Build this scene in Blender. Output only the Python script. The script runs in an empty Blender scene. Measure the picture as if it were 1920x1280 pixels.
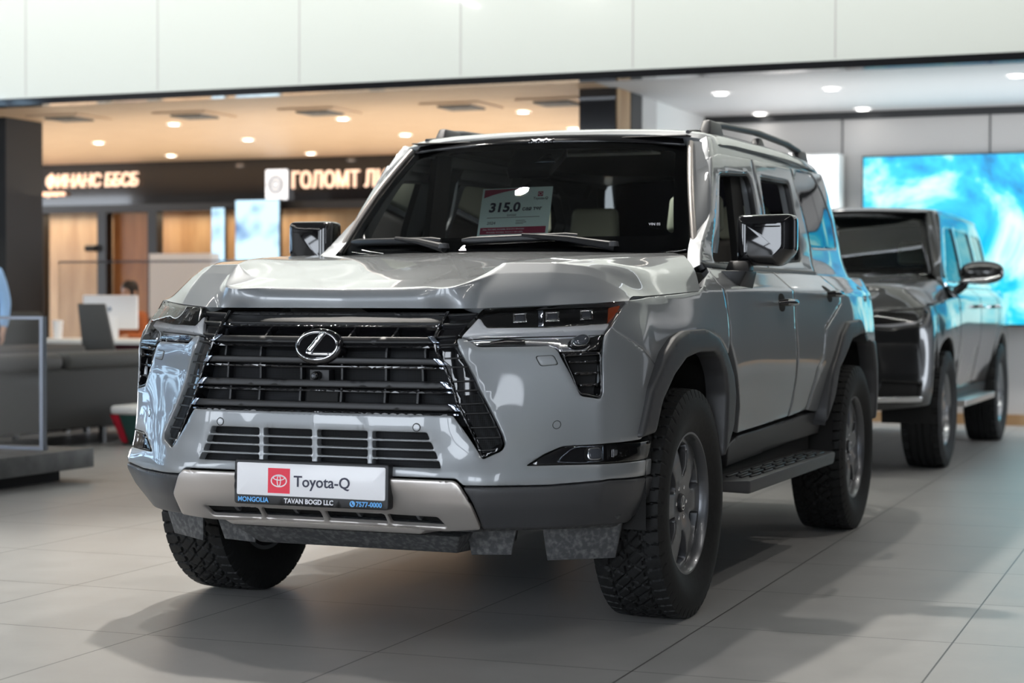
import bpy, bmesh, math, random
import numpy as np
from mathutils import Vector, Matrix
from mathutils.geometry import delaunay_2d_cdt
random.seed(7); np.random.seed(7)
S = bpy.context.scene
COL = S.collection
PI = math.pi

# ------------------------------------------------------------------ camera
CAM = (2.8196, -6.2924, 1.0981)
YAW, PIT, ROL, FPX = -0.38379, -0.01954, 0.003265, 3487.7
_d = np.array([math.sin(YAW)*math.cos(PIT), math.cos(YAW)*math.cos(PIT), math.sin(PIT)])
_r0 = np.array([math.cos(YAW), -math.sin(YAW), 0.]); _u0 = np.cross(_r0, _d)
_r = _r0*math.cos(ROL)+_u0*math.sin(ROL); _u = -_r0*math.sin(ROL)+_u0*math.cos(ROL)
cd = bpy.data.cameras.new('camera'); cam = bpy.data.objects.new('camera', cd); COL.objects.link(cam)
cd.sensor_width = 36; cd.lens = FPX/1920*36; cd.clip_start = .1; cd.clip_end = 200
cam.matrix_world = Matrix([[_r[0], _u[0], -_d[0], CAM[0]], [_r[1], _u[1], -_d[1], CAM[1]],
                           [_r[2], _u[2], -_d[2], CAM[2]], [0, 0, 0, 1]])
cd.dof.use_dof = True; cd.dof.focus_distance = 6.4; cd.dof.aperture_fstop = 2.8
S.camera = cam

# ------------------------------------------------------------------ exposure and world
S.view_settings.view_transform = 'Standard'; S.view_settings.look = 'None'
S.view_settings.gamma = 1; S.view_settings.use_curve_mapping = False
S.view_settings.exposure = 0.34
W = bpy.data.worlds.new('World'); S.world = W; W.use_nodes = True
W.node_tree.nodes['Background'].inputs[0].default_value = (.84, .91, 1, 1)
W.node_tree.nodes['Background'].inputs[1].default_value = 6.3

def area_light(name, loc, rot, sx, sy, power, color=(1, 1, 1), spread=180):
    l = bpy.data.lights.new(name, 'AREA'); l.shape = 'RECTANGLE'; l.size = sx; l.size_y = sy
    l.energy = power; l.color = color; l.spread = math.radians(spread)
    o = bpy.data.objects.new(name, l); COL.objects.link(o); o.location = loc; o.rotation_euler = rot
    return o
def spot_light(name, loc, target, power, color=(1, 1, 1), cone=60, rad=.06, blend=.5):
    l = bpy.data.lights.new(name, 'SPOT'); l.energy = power; l.color = color
    l.spot_size = math.radians(cone); l.spot_blend = blend; l.shadow_soft_size = rad
    o = bpy.data.objects.new(name, l); COL.objects.link(o); o.location = loc
    o.rotation_euler = (Vector(target)-Vector(loc)).to_track_quat('-Z', 'Y').to_euler()
    return o
# ceiling strips of the hall (fixtures are built below with the hall ceiling)
STRIPS = [(-7.2, y) for y in (-5, -1.2, 2.6)] + [(-9.4, y) for y in (-5, -1.2, 2.6)] + [(4.7, y) for y in (-5, -1.2)]
for i, (x, y) in enumerate(STRIPS):
    area_light('strip_light', (x, y, 6.08), (0, 0, 0), .10, 2.6, 34, (1, .97, .92))
for (x, y, t, p) in [(-1.7, 2.2, (.3, .1, .6), 900), (-2.6, 1.2, (.3, -.2, .4), 300), (-.3, 3.9, (0, 1.5, 1), 300), (3.4, 3.6, (2.2, 3, 0), 160)]:
    spot_light('track_spot', (x, y, 6.0), t, p, (1, .95, .88), 75, .10, .7)
# fill added below the hall ceiling to brighten the white balustrade band
area_light('fascia_fill', (-3.5, 5.6, 6.0), (math.radians(62), 0, 0), 20, .25, 345, (1, 1, .93))
# added up-facing fills that brighten the ceilings of the two shops
area_light('ceiling_fill', (-8.5, 11.6, 2.2), (PI, 0, 0), 10, 4.6, 118, (1, .86, .68))
area_light('ceiling_fill', (2.2, 9.8, 2.2), (PI, 0, 0), 7.5, 2.2, 42, (1, .98, .96))
area_light('shop_light', (-11.5, 14.95, 2.3), (0, 0, 0), 6, .4, 36, (1, .82, .60))
# shop downlights: pools of light on floor and walls
for (x, y) in [(-1.4, 10.95), (-.45, 10.95), (.75, 10.95), (1.9, 10.95)]:
    spot_light('downlight_beam', (x, y, 2.9), (x, y+.22, 0), 60, (1, .97, .93), 70, .04, .6)
for (x, y) in [(-9.4, 11.1), (-7.4, 9.6), (-7.6, 11.3), (-5.5, 9.6), (-5.6, 11.3), (-3.6, 9.6), (-3.7, 11.3)]:
    spot_light('downlight_beam', (x, y, 2.9), (x, y, 0), 40, (1, .85, .68), 80, .04, .6)

# ------------------------------------------------------------------ tagging
def tag(o, label=None, cat=None, group=None, kind=None):
    if label: o['label'] = label
    if cat: o['category'] = cat
    if group: o['group'] = group
    if kind: o['kind'] = kind
    return o
def empty(name, loc=(0, 0, 0), label=None, cat=None, group=None, rz=0):
    o = bpy.data.objects.new(name, None); COL.objects.link(o); o.location = loc; o.rotation_euler = (0, 0, rz)
    o.empty_display_size = .1
    return tag(o, label, cat, group)
def copy_tree(o, parent=None):
    c = o.copy(); COL.objects.link(c)
    if parent is not None: c.parent = parent
    for ch in list(o.children): copy_tree(ch, c)
    return c
def link(name, me, mat, parent=None, smooth=40):
    if mat and not me.materials: me.materials.append(mat)
    o = bpy.data.objects.new(name, me); COL.objects.link(o)
    if parent is not None: o.parent = parent
    if smooth is not None and len(me.polygons):
        me.polygons.foreach_set('use_smooth', [True]*len(me.polygons))
        if smooth < 180: me.set_sharp_from_angle(angle=math.radians(smooth))
    me.update()
    return o
def raw(name, V, F, mat, parent=None, smooth=40):
    me = bpy.data.meshes.new(name); me.from_pydata([tuple(map(float, v)) for v in V], [], [tuple(map(int, f)) for f in F]); me.update()
    return link(name, me, mat, parent, smooth)

# ------------------------------------------------------------------ materials
def mat(name, col, rough=.5, metal=0, coat=0, spec=.5, emis=None, es=1, crough=.03):
    m = bpy.data.materials.new(name); m.use_nodes = True
    b = m.node_tree.nodes['Principled BSDF']
    b.inputs['Base Color'].default_value = (*col, 1); b.inputs['Roughness'].default_value = rough
    b.inputs['Metallic'].default_value = metal; b.inputs['Coat Weight'].default_value = coat
    b.inputs['Coat Roughness'].default_value = crough; b.inputs['Specular IOR Level'].default_value = spec
    if emis: b.inputs['Emission Color'].default_value = (*emis, 1); b.inputs['Emission Strength'].default_value = es
    return m
def nodes(m): return m.node_tree.nodes, m.node_tree.links, m.node_tree.nodes['Principled BSDF']
def add_noise(m, c1, c2, scale, stretch=(1, 1, 1), bump=0, coord='Object', detail=4, ramp=(.35, .65)):
    n, l, b = nodes(m)
    tc = n.new('ShaderNodeTexCoord'); mp = n.new('ShaderNodeMapping'); mp.inputs['Scale'].default_value = stretch
    nz = n.new('ShaderNodeTexNoise'); nz.inputs['Scale'].default_value = scale; nz.inputs['Detail'].default_value = detail
    l.new(tc.outputs[coord], mp.inputs[0]); l.new(mp.outputs[0], nz.inputs['Vector'])
    cr = n.new('ShaderNodeValToRGB'); cr.color_ramp.elements[0].color = (*c1, 1); cr.color_ramp.elements[1].color = (*c2, 1)
    cr.color_ramp.elements[0].position, cr.color_ramp.elements[1].position = ramp
    l.new(nz.outputs['Fac'], cr.inputs[0]); l.new(cr.outputs[0], b.inputs['Base Color'])
    if bump:
        bp = n.new('ShaderNodeBump'); bp.inputs['Strength'].default_value = bump; bp.inputs['Distance'].default_value = .002
        l.new(nz.outputs['Fac'], bp.inputs['Height']); l.new(bp.outputs[0], b.inputs['Normal'])
    return m
def glassmat(name, tint=(1, 1, 1), base=.04, edge=.6, rough=0.0):
    m = bpy.data.materials.new(name); m.use_nodes = True; n = m.node_tree.nodes; l = m.node_tree.links
    n.remove(n['Principled BSDF']); out = n['Material Output']
    t = n.new('ShaderNodeBsdfTransparent'); t.inputs[0].default_value = (*tint, 1)
    g = n.new('ShaderNodeBsdfGlossy'); g.inputs['Roughness'].default_value = rough
    f = n.new('ShaderNodeFresnel'); f.inputs[0].default_value = 1.5
    mx = n.new('ShaderNodeMixShader'); ma = n.new('ShaderNodeMath'); ma.operation = 'ADD'; ma.inputs[1].default_value = base; ma.use_clamp = True
    l.new(f.outputs[0], ma.inputs[0]); l.new(ma.outputs[0], mx.inputs[0]); l.new(t.outputs[0], mx.inputs[1]); l.new(g.outputs[0], mx.inputs[2])
    l.new(mx.outputs[0], out.inputs[0])
    return m
M = {}
M['paint'] = mat('grey_paint', (.262, .277, .290), .40, .36, 1.0)
M['silver'] = mat('warm_silver_paint', (.55, .515, .485), .33, .7, .25, crough=.2)
M['matte'] = mat('dark_grey_plastic', (.045, .047, .05), .42)
add_noise(M['matte'], (.040, .041, .044), (.052, .053, .057), 900, bump=.15)
M['black'] = mat('gloss_black', (.006, .006, .007), .08, 0, .6)
M['satin'] = mat('satin_black', (.011, .0115, .013), .42)
M['dark'] = mat('deep_black', (.006, .006, .006), .8)
M['rubber'] = mat('rubber', (.010, .011, .012), .62, spec=.35)
add_noise(M['rubber'], (.006, .0065, .007), (.012, .0125, .013), 60, bump=.1)
M['chrome'] = mat('chrome', (.85, .86, .88), .06, 1)
M['chip'] = mat('polished_chip', (.55, .62, .75), .12, 1)
M['bowl'] = mat('mirrored_bowl', (.92, .93, .95), .10, 1)
M['rim'] = mat('grey_alloy', (.13, .135, .145), .33, .8, .3)
M['rimdark'] = mat('dark_alloy', (.03, .031, .034), .5, .6)
M['mudplate'] = mat('dusty_plastic', (.07, .072, .075), .6)
add_noise(M['mudplate'], (.05, .052, .055), (.17, .17, .17), 55, bump=.3, ramp=(.45, .8))
M['white'] = mat('white_plastic', (.82, .82, .83), .35)
M['drl'] = mat('milky_light_guide', (.93, .95, .98), .2, 0, .5)
M['amber'] = mat('amber_lens', (.45, .07, .015), .1, 0, 1)
M['glass'] = glassmat('clear_cover', (1, 1, 1), .02)
M['wglass'] = glassmat('windshield_glass', (.87, .93, .92), .0)
M['sglass'] = glassmat('side_glass', (.55, .58, .56), .0)
M['pglass'] = glassmat('privacy_glass', (.05, .05, .055), .06)
M['lens'] = mat('lens_glass', (.10, .11, .13), .02, .2, 1)
M['red'] = mat('plate_red', (.82, .012, .05), .4)
M['plate_white'] = mat('plate_white', (.84, .84, .86), .3, 0, .3)
M['ink'] = mat('ink_navy', (.02, .022, .05), .5)
M['ltext'] = mat('plate_light_text', (.85, .85, .9), .4)
M['btext'] = mat('plate_blue_text', (.13, .45, .9), .4)
M['paper'] = mat('price_paper', (.75, .9, .88), .6)
M['maroon'] = mat('price_maroon', (.35, .03, .08), .6)
M['seat'] = mat('seat_leather', (.06, .055, .05), .6)
M['cream'] = mat('cream_leather', (.62, .66, .52), .6)
def meshmat():
    m = mat('honeycomb_mesh', (.02, .02, .022), .6, spec=.15)
    n, l, b = nodes(m); tc = n.new('ShaderNodeTexCoord'); v = n.new('ShaderNodeTexVoronoi'); v.inputs['Scale'].default_value = 170
    mp = n.new('ShaderNodeMapping'); mp.inputs['Scale'].default_value = (1, .4, 1)
    cr = n.new('ShaderNodeValToRGB'); cr.color_ramp.elements[0].color = (.002, .002, .002, 1); cr.color_ramp.elements[1].color = (.014, .015, .017, 1)
    cr.color_ramp.elements[0].position = .35; cr.color_ramp.elements[1].position = .6
    l.new(tc.outputs['Object'], mp.inputs[0]); l.new(mp.outputs[0], v.inputs['Vector']); v.inputs['Randomness'].default_value = 0
    l.new(v.outputs['Distance'], cr.inputs[0]); l.new(cr.outputs[0], b.inputs['Base Color'])
    return m
M['mesh'] = meshmat()

# ------------------------------------------------------------------ geometry helpers
class MB:
    def __init__(s): s.V = []; s.F = []
    def add(s, V, F):
        k = len(s.V); s.V += [tuple(map(float, v)) for v in V]; s.F += [tuple(int(i)+k for i in f) for f in F]; return s
    def box(s, a, b):
        (x0, y0, z0), (x1, y1, z1) = a, b
        return s.add([(x0, y0, z0), (x1, y0, z0), (x1, y1, z0), (x0, y1, z0), (x0, y0, z1), (x1, y0, z1), (x1, y1, z1), (x0, y1, z1)],
                     [(3, 2, 1, 0), (4, 5, 6, 7), (0, 1, 5, 4), (1, 2, 6, 5), (2, 3, 7, 6), (3, 0, 4, 7)])
    def hexa(s, P):  # 8 points: bottom ring then top ring
        return s.add(P, [(3, 2, 1, 0), (4, 5, 6, 7), (0, 1, 5, 4), (1, 2, 6, 5), (2, 3, 7, 6), (3, 0, 4, 7)])
    def tube(s, pts, r, n=12, closed=False, cap=True, flat=None):
        pts = [Vector(p) for p in pts]; rings = []; m = len(pts)
        up = Vector((0, 0, 1))
        for i, p in enumerate(pts):
            a = pts[i-1] if (i > 0 or closed) else p; b = pts[(i+1) % m] if (i < m-1 or closed) else p
            t = (b-a).normalized(); x = t.cross(up)
            if x.length < 1e-3: x = t.cross(Vector((0, 1, 0)))
            x.normalize(); y = x.cross(t)
            rr = r[i] if isinstance(r, (list, tuple)) else r
            fx, fy = flat if flat else (1, 1)
            rings.append([p+x*math.cos(2*PI*k/n)*rr*fx+y*math.sin(2*PI*k/n)*rr*fy for k in range(n)])
        V = [v for q in rings for v in q]; F = []
        for i in range(m if closed else m-1):
            j = (i+1) % m
            for k in range(n): F.append((i*n+k, j*n+k, j*n+(k+1) % n, i*n+(k+1) % n))
        if cap and not closed: F += [tuple(range(n)), tuple((m-1)*n+k for k in range(n-1, -1, -1))]
        return s.add(V, F)
    def lathe(s, prof, n=48, origin=(0, 0, 0), axis='z', closed=False):
        V = []; F = []; m = len(prof)
        for i in range(n):
            a = 2*PI*i/n
            for (r, h) in prof:
                c, d = r*math.cos(a), r*math.sin(a)
                v = {'z': (c, d, h), 'x': (h, c, d), 'y': (d, h, c)}[axis]
                V.append((v[0]+origin[0], v[1]+origin[1], v[2]+origin[2]))
        for i in range(n):
            j = (i+1) % n
            for k in range(m if closed else m-1):
                q = (k+1) % m
                F.append((i*m+k, j*m+k, j*m+q, i*m+q))
        return s.add(V, F)
    def build(s, name, mt, parent=None, smooth=40, bevel=0, seg=2, fix=True):
        me = bpy.data.meshes.new(name); me.from_pydata(s.V, [], s.F)
        if fix or bevel:
            bm = bmesh.new(); bm.from_mesh(me)
            bmesh.ops.remove_doubles(bm, verts=bm.verts, dist=1e-5)
            bmesh.ops.recalc_face_normals(bm, faces=bm.faces)
            if bevel:
                ed = [e for e in bm.edges if len(e.link_faces) == 2 and e.calc_face_angle(0) > .5]
                bmesh.ops.bevel(bm, geom=ed, offset=bevel, segments=seg, affect='EDGES', profile=.5)
            bm.to_mesh(me); bm.free()
        return link(name, me, mt, parent, smooth)

def basis(k, t, cre):
    k = np.asarray(k, float); n = len(k); t = np.clip(np.asarray(t, float), k[0], k[-1])
    DL = np.zeros((n, n)); DR = np.zeros((n, n))
    sec = np.zeros((n-1, n))
    for i in range(n-1): sec[i, i+1] = 1/(k[i+1]-k[i]); sec[i, i] = -sec[i, i+1]
    for i in range(n):
        if i == 0: DR[i] = sec[0]
        elif i == n-1: DL[i] = sec[-1]
        elif i in cre: DL[i] = sec[i-1]; DR[i] = sec[i]
        else:
            h0 = k[i]-k[i-1]; h1 = k[i+1]-k[i]; DL[i] = DR[i] = (sec[i-1]*h1+sec[i]*h0)/(h0+h1)
    j = np.clip(np.searchsorted(k, t, side='right')-1, 0, n-2); h = k[j+1]-k[j]; s = (t-k[j])/h
    B = np.zeros((len(t), n)); r = np.arange(len(t))
    B[r, j] += 2*s**3-3*s**2+1; B[r, j+1] += -2*s**3+3*s**2
    return B+((s**3-2*s**2+s)*h)[:, None]*DR[j]+((s**3-s**2)*h)[:, None]*DL[j+1]
class Surf:
    """smooth surface through a grid of control points; mirrored for negative u"""
    def __init__(s, uk, vk, G, uc=(), vc=(), flip=1, origin=(0, 0, 0)):
        s.uk = np.array(uk, float); s.vk = np.array(vk, float); s.G = np.array(G, float); s.uc = uc; s.vc = vc; s.flip = flip
        s.o = np.array(origin, float); s.c = None
    def __call__(s, u, v):
        u = np.atleast_1d(np.asarray(u, float)); v = np.atleast_1d(np.asarray(v, float))
        sym = s.uk[0] >= 0
        P = np.einsum('ni,nj,ijk->nk', basis(s.uk, np.abs(u) if sym else u, s.uc), basis(s.vk, v, s.vc), s.G)
        if sym: P[:, 0] *= np.where(u < 0, -1, 1)
        return P
    def N(s, u, v, e=.004): return normals(s, u, v, e)*s.flip
    def hit(s, q, u0=None):
        """uv of the surface point seen at picture position q"""
        if s.c is None:
            U, V = np.meshgrid(np.arange(s.uk[0], s.uk[-1], .015), np.linspace(s.vk[0], s.vk[-1], 70), indexing='ij')
            U = U.ravel(); V = V.ravel(); P = s(U, V)+s.o; N = s.N(U, V)
            f = ((P-np.array(CAM))*N).sum(1) < 0
            s.c = (U[f], V[f], proj(P[f]))
        U, V, X = s.c; d = ((X-np.array(q))**2).sum(1); i = int(np.argmin(d)); x = np.array([U[i], V[i]])
        for _ in range(8):
            f0 = proj(s(x[0], x[1])+s.o)[0]-q; e = 1e-4
            J = np.array([(proj(s(x[0]+e, x[1])+s.o)[0]-q-f0)/e, (proj(s(x[0], x[1]+e)+s.o)[0]-q-f0)/e]).T
            try: dx = np.linalg.solve(J+np.eye(2)*1e-6, -f0)
            except Exception: break
            m = np.abs(dx).max()
            if m > .05: dx *= .05/m
            x = x+dx; x[0] = min(max(x[0], s.uk[0]), s.uk[-1]); x[1] = min(max(x[1], s.vk[0]), s.vk[-1])
        if np.abs(f0).max() > 6: print('HITMISS', q, x, f0)
        return (float(x[0]), float(x[1]))
def normals(fn, u, v, e=.004):
    a = fn(u+e, v)-fn(u-e, v); b = fn(u, v+e)-fn(u, v-e); n = np.cross(a, b)
    return n/(np.linalg.norm(n, axis=1)[:, None]+1e-12)
def proj(P):
    v = np.atleast_2d(P)-np.array(CAM); z = v@_d
    return np.c_[960+FPX*(v@_r)/z, 640-FPX*(v@_u)/z]
def at(q, axis, val):
    """world point of picture position q on the plane x / y / z = val"""
    v = _d+_r*(q[0]-960)/FPX-_u*(q[1]-640)/FPX; i = 'xyz'.index(axis); t = (val-CAM[i])/v[i]
    return tuple(np.array(CAM)+t*v)

def rnd(poly, r=.01, n=4):
    out = []; m = len(poly)
    for i in range(m):
        p = np.array(poly[i]); a = np.array(poly[i-1]); b = np.array(poly[(i+1) % m])
        la = np.linalg.norm(a-p); lb = np.linalg.norm(b-p)
        if la < 1e-9 or lb < 1e-9: continue
        ra = min(r, la*.45); rb = min(r, lb*.45); p0 = p+(a-p)/la*ra; p1 = p+(b-p)/lb*rb
        for k in range(n+1):
            t = k/n; out.append(tuple((1-t)**2*p0+2*t*(1-t)*p+t*t*p1))
    return out
def densify(P, res):
    out = []; m = len(P)
    for i in range(m):
        a = np.array(P[i]); b = np.array(P[(i+1) % m]); L = np.linalg.norm(b-a); k = max(1, int(math.ceil(L/res)))
        for j in range(k): out.append(a+(b-a)*j/k)
    return np.array(out)
def area2(P): P = np.asarray(P); x, y = P[:, 0], P[:, 1]; return (x*np.roll(y, -1)-np.roll(x, -1)*y).sum()/2
def inside(P, Q):
    P = np.asarray(P); Q = np.asarray(Q); r = np.zeros(len(Q), bool); n = len(P); x, y = Q[:, 0], Q[:, 1]
    for i in range(n):
        x0, y0 = P[i]; x1, y1 = P[(i+1) % n]
        if y0 == y1: continue
        c = ((y0 > y) != (y1 > y)) & (x < (x1-x0)*(y-y0)/(y1-y0)+x0); r ^= c
    return r
def offset_loop(P, d):
    P = np.asarray(P); a = P-np.roll(P, 1, 0); b = np.roll(P, -1, 0)-P
    a /= np.linalg.norm(a, axis=1)[:, None]+1e-12; b /= np.linalg.norm(b, axis=1)[:, None]+1e-12
    na = np.c_[-a[:, 1], a[:, 0]]; nb = np.c_[-b[:, 1], b[:, 0]]; m = na+nb; L = np.linalg.norm(m, axis=1)[:, None]+1e-9
    m /= L; s = np.clip((m*na).sum(1), .6, 1)[:, None]
    return P+m*d/s
def panel(name, fn, outline, mt, parent=None, holes=(), res=.02, bev=.004, thick=.02, off=0., label=None, mirror=False, back=False, gu=None, gv=None, flip=None, smooth=50):
    """a sheet with the given outline laid on the surface fn, rounded at its edges, with real thickness"""
    if flip is None: flip = getattr(fn, 'flip', 1)
    loops = []
    for k, L in enumerate([outline]+list(holes)):
        L = densify(L, res); L = L[np.linalg.norm(L-np.roll(L, 1, 0), axis=1) > 1e-5]
        if (area2(L) > 0) != (k == 0): L = L[::-1]
        loops.append(L)
    V = []; E = []; D = []
    for L in loops:
        b0 = len(V); n = len(L); V += list(L); D += [bev]*n; E += [(b0+i, b0+(i+1) % n) for i in range(n)]
    allb = np.concatenate(loops)
    def ok(Q, md):
        Q = np.asarray(Q)
        if not len(Q): return np.zeros(0, bool)
        m = inside(loops[0], Q)
        for h in loops[1:]: m &= ~inside(h, Q)
        idx = np.where(m)[0]
        for c in range(0, len(idx), 2000):
            ii = idx[c:c+2000]
            dd = np.min(((Q[ii][:, None]-allb[None])**2).sum(2), 1)
            m[ii[dd < md*md]] = False
        return m
    if bev > 0:
        for f in (.3, 1.):
            for L in loops:
                Q = offset_loop(L, bev*f); m = ok(Q, bev*f*.8)
                for q in Q[m]: V.append(q); D.append(bev-math.sqrt(max(bev*bev-(bev-bev*f)**2, 0)))
    lo = loops[0].min(0); hi = loops[0].max(0)
    def lattice(a, b, knots):
        ks = [a]+[k for k in (knots if knots is not None else []) if a < k < b]+[b]; o = []
        for p, q in zip(ks[:-1], ks[1:]):
            m = max(1, int(round((q-p)/res))); o += [p+(q-p)*i/m for i in range(m)]
        return np.array(o+[b])
    if gu is None and isinstance(fn, Surf): gu = sorted(list(fn.uk)+[-x for x in fn.uk]); gv = list(fn.vk)
    U, Vv = np.meshgrid(lattice(lo[0], hi[0], gu), lattice(lo[1], hi[1], gv)); Q = np.c_[U.ravel(), Vv.ravel()]
    m = ok(Q, max(bev*1.3, res*.45)); V += list(Q[m]); D += [0]*int(m.sum())
    nv, ne, nf, ov, _, _ = delaunay_2d_cdt([Vector((float(a), float(b))) for a, b in V], E, [], 0, 1e-7)
    P2 = np.array([(p.x, p.y) for p in nv]); dep = np.zeros(len(P2))
    for i, o in enumerate(ov):
        if o: dep[i] = D[o[0]]
    F = np.array(nf); c = P2[F].mean(1); m = inside(loops[0], c)
    for h in loops[1:]: m &= ~inside(h, c)
    F = F[m]
    ar = (P2[F[:, 1]]-P2[F[:, 0]]); br = (P2[F[:, 2]]-P2[F[:, 0]]); sg = ar[:, 0]*br[:, 1]-ar[:, 1]*br[:, 0]
    F = F[np.abs(sg) > 1e-10]; sg = sg[np.abs(sg) > 1e-10]
    F[sg < 0] = F[sg < 0][:, ::-1]
    if flip < 0: F = F[:, ::-1]
    P3 = fn(P2[:, 0], P2[:, 1]); N = normals(fn, P2[:, 0], P2[:, 1])*flip
    P = P3+N*(off-dep)[:, None]
    cnt = {}
    for f in F:
        for a, b in ((f[0], f[1]), (f[1], f[2]), (f[2], f[0])): cnt[(int(a), int(b))] = 1
    be = [(a, b) for (a, b) in cnt if (b, a) not in cnt]
    bv = sorted({i for e in be for i in e}); mp = {i: len(P)+j for j, i in enumerate(bv)}
    F2 = [tuple(int(i) for i in f) for f in F]
    if back:
        n0 = len(P); Pb = P3+N*(off-thick)
        F2 += [(b, a, a+n0, b+n0) for a, b in be]+[tuple(int(i)+n0 for i in f[::-1]) for f in F]
        P = np.r_[P, Pb]
    else:
        P = np.r_[P, P[bv]-N[bv]*thick]; F2 += [(b, a, mp[a], mp[b]) for a, b in be]
    used = sorted({i for f in F2 for i in f}); rm = {i: j for j, i in enumerate(used)}
    P = P[used]; F2 = [tuple(rm[i] for i in f) for f in F2]
    o = raw(name, P, F2, mt, parent, smooth)
    if label: o['label'] = label
    if mirror:
        P[:, 0] *= -1; o2 = raw(name, P, [f[::-1] for f in F2], mt, parent if mirror is True else mirror, smooth)
        if label: o2['label'] = label
        return o, o2
    return o
def sheet(name, fn, us, vs, mt, parent=None, thick=.02, off=0., flip=None, smooth=50):
    """rectangular patch of a surface as a regular grid with folded edges"""
    if flip is None: flip = getattr(fn, 'flip', 1)
    U, V = np.meshgrid(us, vs, indexing='ij'); P = fn(U.ravel(), V.ravel()); N = normals(fn, U.ravel(), V.ravel())*flip
    nu, nv = len(us), len(vs); P = P+N*off; Q = P-N*thick; n = nu*nv
    F = []; g = lambda i, j: i*nv+j
    for i in range(nu-1):
        for j in range(nv-1):
            f = (g(i, j), g(i+1, j), g(i+1, j+1), g(i, j+1)); F.append(f if flip > 0 else f[::-1])
            h = tuple(k+n for k in F[-1][::-1]); F.append(h)
    ring = [g(i, 0) for i in range(nu)]+[g(nu-1, j) for j in range(1, nv)]+[g(i, nv-1) for i in range(nu-2, -1, -1)]+[g(0, j) for j in range(nv-2, 0, -1)]
    for a, b in zip(ring, ring[1:]+ring[:1]):
        f = (b, a, a+n, b+n); F.append(f if flip > 0 else f[::-1])
    return raw(name, np.r_[P, Q], F, mt, parent, smooth)
def mirror_obj(o, parent=None):
    me = o.data.copy(); o2 = bpy.data.objects.new(o.name.split('.')[0], me); COL.objects.link(o2); o2.parent = parent or o.parent
    me.transform(Matrix.Diagonal((-1, 1, 1, 1))); me.flip_normals()
    for k in o.keys():
        if k in ('label',): o2[k] = o[k]
    return o2
def text(name, s, size, M4, mt, parent=None, extrude=.0006, align='LEFT', shear=0, sx=1, bold=0):
    c = bpy.data.curves.new(name, 'FONT'); c.body = s; c.size = size; c.extrude = extrude; c.align_x = align; c.shear = shear; c.offset = bold
    c.resolution_u = 3
    o = bpy.data.objects.new(name, c); COL.objects.link(o)
    bpy.context.view_layer.update()
    dg = bpy.context.evaluated_depsgraph_get(); me = bpy.data.meshes.new_from_object(o.evaluated_get(dg))
    bpy.data.objects.remove(o); bpy.data.curves.remove(c)
    me.transform(Matrix.Diagonal((sx, 1, 1, 1))); me.transform(M4)
    return link(name, me, mt, parent, None)
def frame(o, x, y):
    """matrix with origin o, x axis x, y axis y"""
    x = Vector(x).normalized(); y = Vector(y); z = x.cross(y).normalized(); y = z.cross(x)
    return Matrix(((x.x, y.x, z.x, o[0]), (x.y, y.y, z.y, o[1]), (x.z, y.z, z.z, o[2]), (0, 0, 0, 1)))
# ================================================================== grey SUV
suv = empty('suv', (0, 0, 0), 'light grey boxy off-road SUV in the foreground with a black slatted grille', 'car')
ZL = [.385, .47, .54, .62, .72, .85, 1.0, 1.10, 1.165, 1.25]
def row(xs, ys):
    xs = xs if isinstance(xs, (list, tuple)) else [xs]*10; ys = ys if isinstance(ys, (list, tuple)) else [ys]*10
    return [(x, y, z) for x, y, z in zip(xs, ys, ZL)]
ST = [
 row(0, [-.885, -.965, -1.0, -1.0, -1.0, -.985, -.955, -.805, -.75, -.70]),
 row(.25, [-.89, -.968, -1.0, -.995, -.993, -.975, -.948, -.815, -.76, -.70]),
 row([.48]*6+[.47, .51, .51, .51], [-.90, -.975, -.99, -.972, -.965, -.945, -.928, -.822, -.77, -.72]),
 row([.57]*7+[.60, .6, .6], [-.885, -.955, -.972, -.948, -.915, -.885, -.865, -.762, -.71, -.66]),
 row([.72]*7+[.74, .74, .74], [-.785, -.85, -.868, -.852, -.82, -.79, -.760, -.645, -.60, -.55]),
 row([.82, .862, .883, .875, .868, .868, .872, .880, .875, .85], [-.66, -.712, -.735, -.712, -.70, -.69, -.655, -.525, -.48, -.45]),
 row([.88, .915, .93, .93, .93, .928, .918, .895, .885, .86], [-.56, -.60, -.61, -.60, -.59, -.58, -.53, -.43, -.40, -.38]),
 row([.89, .925, .937, .941, .943, .943, .935, .910, .893, .84], -.30),
 row([.90, .94, .955, .962, .965, .965, .962, .936, .918, .845], 0),
 row([.89, .92, .935, .94, .945, .955, .957, .945, .934, .85], .4),
 row([.86, .875, .89, .905, .925, .948, .955, .952, .945, .85], .75),
 row([.86, .87, .885, .905, .925, .95, .958, .955, .948, .85], 1.3),
 row([.86, .87, .885, .905, .925, .95, .958, .955, .948, .85], 1.8),
 row([.88, .89, .90, .915, .935, .953, .96, .955, .948, .85], 2.3),
 row([.90, .93, .95, .96, .965, .966, .966, .957, .946, .85], 2.85),
 row([.90, .92, .94, .945, .945, .945, .942, .93, .92, .835], 3.25),
 row([.86, .88, .89, .895, .895, .895, .89, .88, .87, .82], 3.65),
 row([.78, .80, .81, .81, .81, .81, .80, .79, .78, .74], 3.88),
 row(.55, 3.97), row(0, 3.99)]
_k = [0.]
for a, b in zip(ST[:-1], ST[1:]): _k.append(_k[-1]+math.dist(a[5], b[5]))
UK = _k
BODY = Surf(UK, ZL, ST, uc=(5,), vc=(1, 8))
_yu = [(ST[i][5][1], UK[i]) for i in range(7, 17)]
def U(y): return float(np.interp(y, [a for a, b in _yu], [b for a, b in _yu]))
def B(*pts):
    """outline on the body: picture positions, or (y, z) along the side"""
    return [BODY.hit(p) if p[0] > 50 else (U(p[0]), p[1]) for p in pts]
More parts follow.
